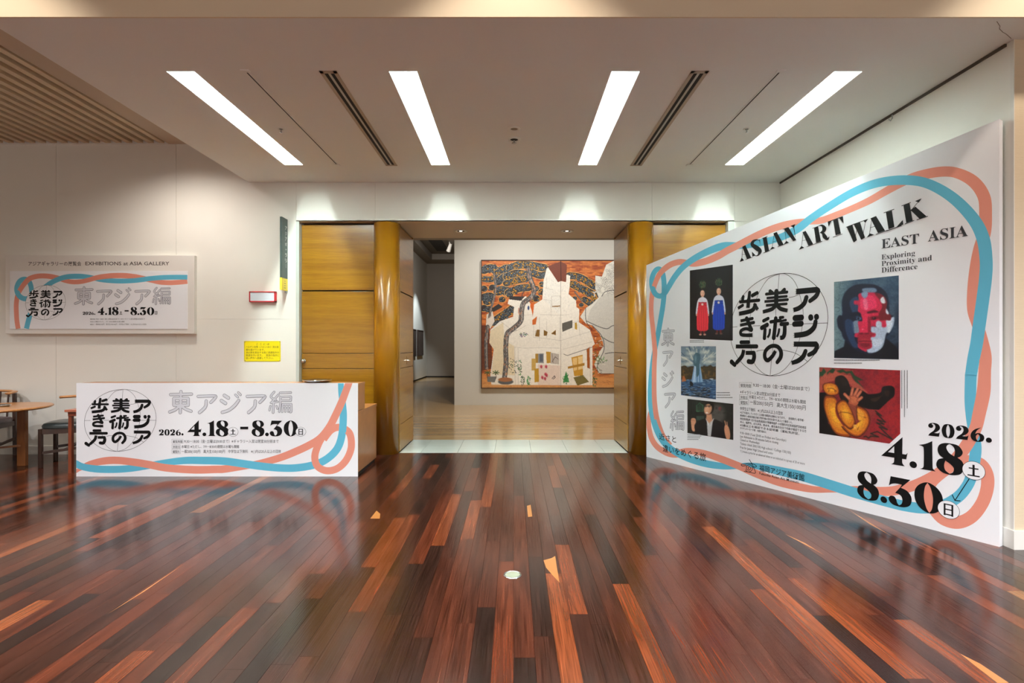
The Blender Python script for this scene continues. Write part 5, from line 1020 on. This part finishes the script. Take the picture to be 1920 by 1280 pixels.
muscle([(700,640),(820,690),(880,780),(890,900),(820,1040),(700,1120),(560,1060),(460,950),(600,1000),(690,920),(760,830),(700,760)]); muscle([(380,640),(440,560),(520,560),(600,680),(660,830),(670,920),(600,1000),(500,930),(420,800)])
P4([(560,590),(700,630),(690,700),(700,850),(680,870),(640,760)], (140,66,50)); P4([(570,500),(660,470),(720,520),(720,600),(670,640),(580,600)], (176,90,60)); P4([(590,520),(690,500),(690,600),(620,600)], (198,112,74), .8)
for a, b in (((580,540),(510,470)), ((610,480),(632,385)), ((660,480),(708,388)), ((700,500),(750,430)), ((715,560),(765,520))): c.line(J([a, b]), 6.2, (110,50,36)).line(J([a, b]), 4.8, (190,104,76)).line(J([a, (b[0]*.9+a[0]*.1, b[1]*.9+a[1]*.1)]), 1.6, (216,140,104), .8)
for q in ([(250,390),(300,380),(340,390),(390,430)], [(280,400),(270,430)], [(360,420),(370,440)], [(420,760),(470,740),(560,750),(640,780)], [(690,720),(760,800),(830,820)], [(700,900),(760,860)], [(720,960),(700,1010)], [(450,720),(470,860),(560,960)]): c.line(J(q), 1.2, (96,40,16), .8, smooth=True)
P4([(690,700),(740,700),(800,760),(790,820),(740,800)], (226,160,60), .8); P4([(640,930),(680,930),(690,980),(650,985)], (232,170,80), .9); c.line(J([(690,640),(694,850)]), 1.2, (60,22,16))
c.blur(5); c.grain(.16, 1.5, 8); c.out('printed_picture', M_PHOTO, BIG, 4, t, label='picture of muscular yellow and black figures on red')
Ink(BIG).poly([(1688.6,812.5),(1688.6,835.5),(1662,833),(1668.5,830.8)], 8).out('cut_corner', M_BOARD, t)
k = Ink(BIG); capt(k, 1293.5, 637.5, 2, 32, 1.3, 3); capt(k, 1343.5, 735, 3, 30, 1.6, 4.6); capt(k, 1289, 813.5, 4, 26, 1.3, 3.1); capt(k, 1564, 673.5, 1, 110, 2.4, 6); capt(k, 1564, 679.5, 1, 66, 2.0, 6); capt(k, 1690, 694, 3, 92, 1.7, 5.2, True)
k.out('caption_lines', mat('caption_grey', (120, 120, 124), .6), t, kind='stuff')
# ------------------------------------------------------------------ cafe furniture at the left edge
M_TOP = wood('table_top_wood', (176, 118, 66), (204, 144, 86), (8, 70, 8), .3, .3, .02)
M_LEG = wood('table_leg_wood', (120, 72, 34), (150, 92, 46), (60, 60, 6), .4, .2, .02)
M_CH = wood('reddish_chair_wood', (112, 52, 32), (146, 72, 42), (60, 60, 8), .35, .2, .02)
M_CHD = wood('dark_chair_wood', (50, 32, 24), (70, 44, 32), (60, 60, 8), .4, .2, .02)
M_SEAT = mat('dark_green_leather', (44, 52, 52), .35, var=.1, vscale=(12, 12, 12), coat=.2)
M_SEAT2 = mat('brown_leather', (84, 66, 68), .4, var=.1, vscale=(12, 12, 12), coat=.2)
def round_table(X, Y, R, z, label, ang):
    t = root('round_table', (X, Y, 0), label, 'table')
    G().lathe(X, Y, [(.001, z-.028), (R-.02, z-.028), (R, z-.016), (R, z-.006), (R-.006, z), (.001, z)], 64).out('tabletop', M_TOP, t, smooth=False)
    legs = []
    for i in range(4):
        a = math.radians(ang+90*i); x, y = X+R*.48*math.cos(a), Y+R*.48*math.sin(a); legs.append((x, y))
        B(x-.045, x+.045, y-.02, y+.02, 0, z-.028).out('leg', M_LEG, t, bevel=.003)
    for i in (0, 1): (a, b), (c_, d) = legs[i], legs[i+2]; G().bar((a, b, .22+i*.022), (c_, d, .22+i*.022), .025, .02).out('stretcher', M_LEG, t)
    return t
round_table(-5.50, 5.62, .50, .656, 'round light wood table at the left edge, nearest to the wall sign', 43)
def chair(X, Y, rot, label, seatm, woodm, group='cafe chairs', zs=.47, back=.757):
    t = root('chair', (X, Y, 0), label, 'chair', group); ca, sa = math.cos(rot), math.sin(rot)
    w = lambda x, y, z: (X+x*ca-y*sa, Y+x*sa+y*ca, z)
    # seat: x forward; back at -x
    pr = []; n = 28
    def ring(r, z): return [w((.22*r)*math.copysign(abs(math.cos(a))**.55, math.cos(a)), (.225*r)*math.copysign(abs(math.sin(a))**.55, math.sin(a)), z) for a in [2*math.pi*i/n for i in range(n)]]
    rs = [ring(1, zs-.055), ring(1.02, zs-.03), ring(.96, zs-.008), ring(.7, zs+.004), ring(.01, zs+.006)]
    g = G(); g.add([p for r_ in rs for p in r_], [(j*n+i, j*n+(i+1) % n, (j+1)*n+(i+1) % n, (j+1)*n+i) for j in range(4) for i in range(n)]); g.out('seat', seatm, t, smooth=True)
    for x in (-.2, .2):
        G().bar(w(x, -.2, zs-.085), w(x, .2, zs-.085), .02, .055).out('rail', woodm, t)
    for y in (-.2, .2): G().bar(w(-.2, y, zs-.085), w(.2, y, zs-.085), .02, .055).out('rail', woodm, t); G().bar(w(-.2, y, .20), w(.2, y, .16), .018, .028).out('stretcher', woodm, t)
    G().bar(w(.0, -.2, .18), w(.0, .2, .18), .018, .024).out('stretcher', woodm, t)
    for y in (-.2, .2):
        G().bar(w(.2, y, 0), w(.2, y, zs-.055), .034, .034).out('leg', woodm, t, bevel=.004); G().bar(w(-.21, y, 0), w(-.2, y, back-.02), .034, .034).out('leg', woodm, t, bevel=.004)
    bow = [w(.02, -.25, back-.005), w(-.10, -.245, back), w(-.20, -.20, back+.004), w(-.25, -.08, back+.008), w(-.26, 0, back+.01), w(-.25, .08, back+.008), w(-.20, .20, back+.004), w(-.10, .245, back), w(.02, .25, back-.005)]
    bw = G().tube([tuple(p) for p in cr(bow, 4)], .026, 10, .55).out('back_bow', woodm if woodm is not M_CHD else M_TOP, t, smooth=True)
    for y in (-.12, -.04, .04, .12): G().bar(w(-.205, y, zs-.06), w(-.245, y, back), .014, .014).out('spindle', woodm, bw)
    return t
chair(-4.92, 5.93, math.radians(203), 'dark-seated wooden chair with a curved back rail, half hidden behind the counter panel', M_SEAT, M_CHD)
chair(-6.06, 6.08, math.radians(-75), 'chair with a brown seat tucked behind the round table at the left edge', M_SEAT2, M_CHD)
t = root('side_table', (-4.3, 5.53, 0), 'reddish wooden side table just behind the left end of the counter panel', 'table')
B(-4.55, -4.05, 5.40, 5.66, .628, .652).out('tabletop', mat('red_table_top', (190, 112, 84), .3, coat=.3), t, bevel=.003)
B(-4.53, -4.07, 5.42, 5.64, .585, .627).out('apron', M_CH, t)
for x in (-4.535, -4.10):
    for y in (5.43, 5.61): B(x, x+.034, y, y+.03, 0, .585).out('leg', M_CH, t)
t = root('ashtray_dish', (-5.42, 5.66, .657), 'small low round dish on the round table', 'dish')
G().lathe(-5.42, 5.66, [(.001, .657), (.05, .658), (.065, .675), (.06, .676), (.045, .664), (.001, .663)], 24).out('dish', M_STEEL, t, smooth=True)
# round floor fitting
X, Y = -.006, 3.03
t = root('floor_spotlight', (X, Y, 0), 'small round glass-and-metal fitting set flush in the plank floor', 'floor fitting')
G().lathe(X, Y, [(.052, .0005), (.050, .0035), (.043, .0035), (.042, .0015)], 32). out('ring', M_STEEL, t, smooth=True)
G().lathe(X, Y, [(.042, .0015), (.02, .003), (.001, .0035)], 32).out('glass', mat('fitting_glass', (140, 148, 128), .08, coat=.8), t, smooth=True)
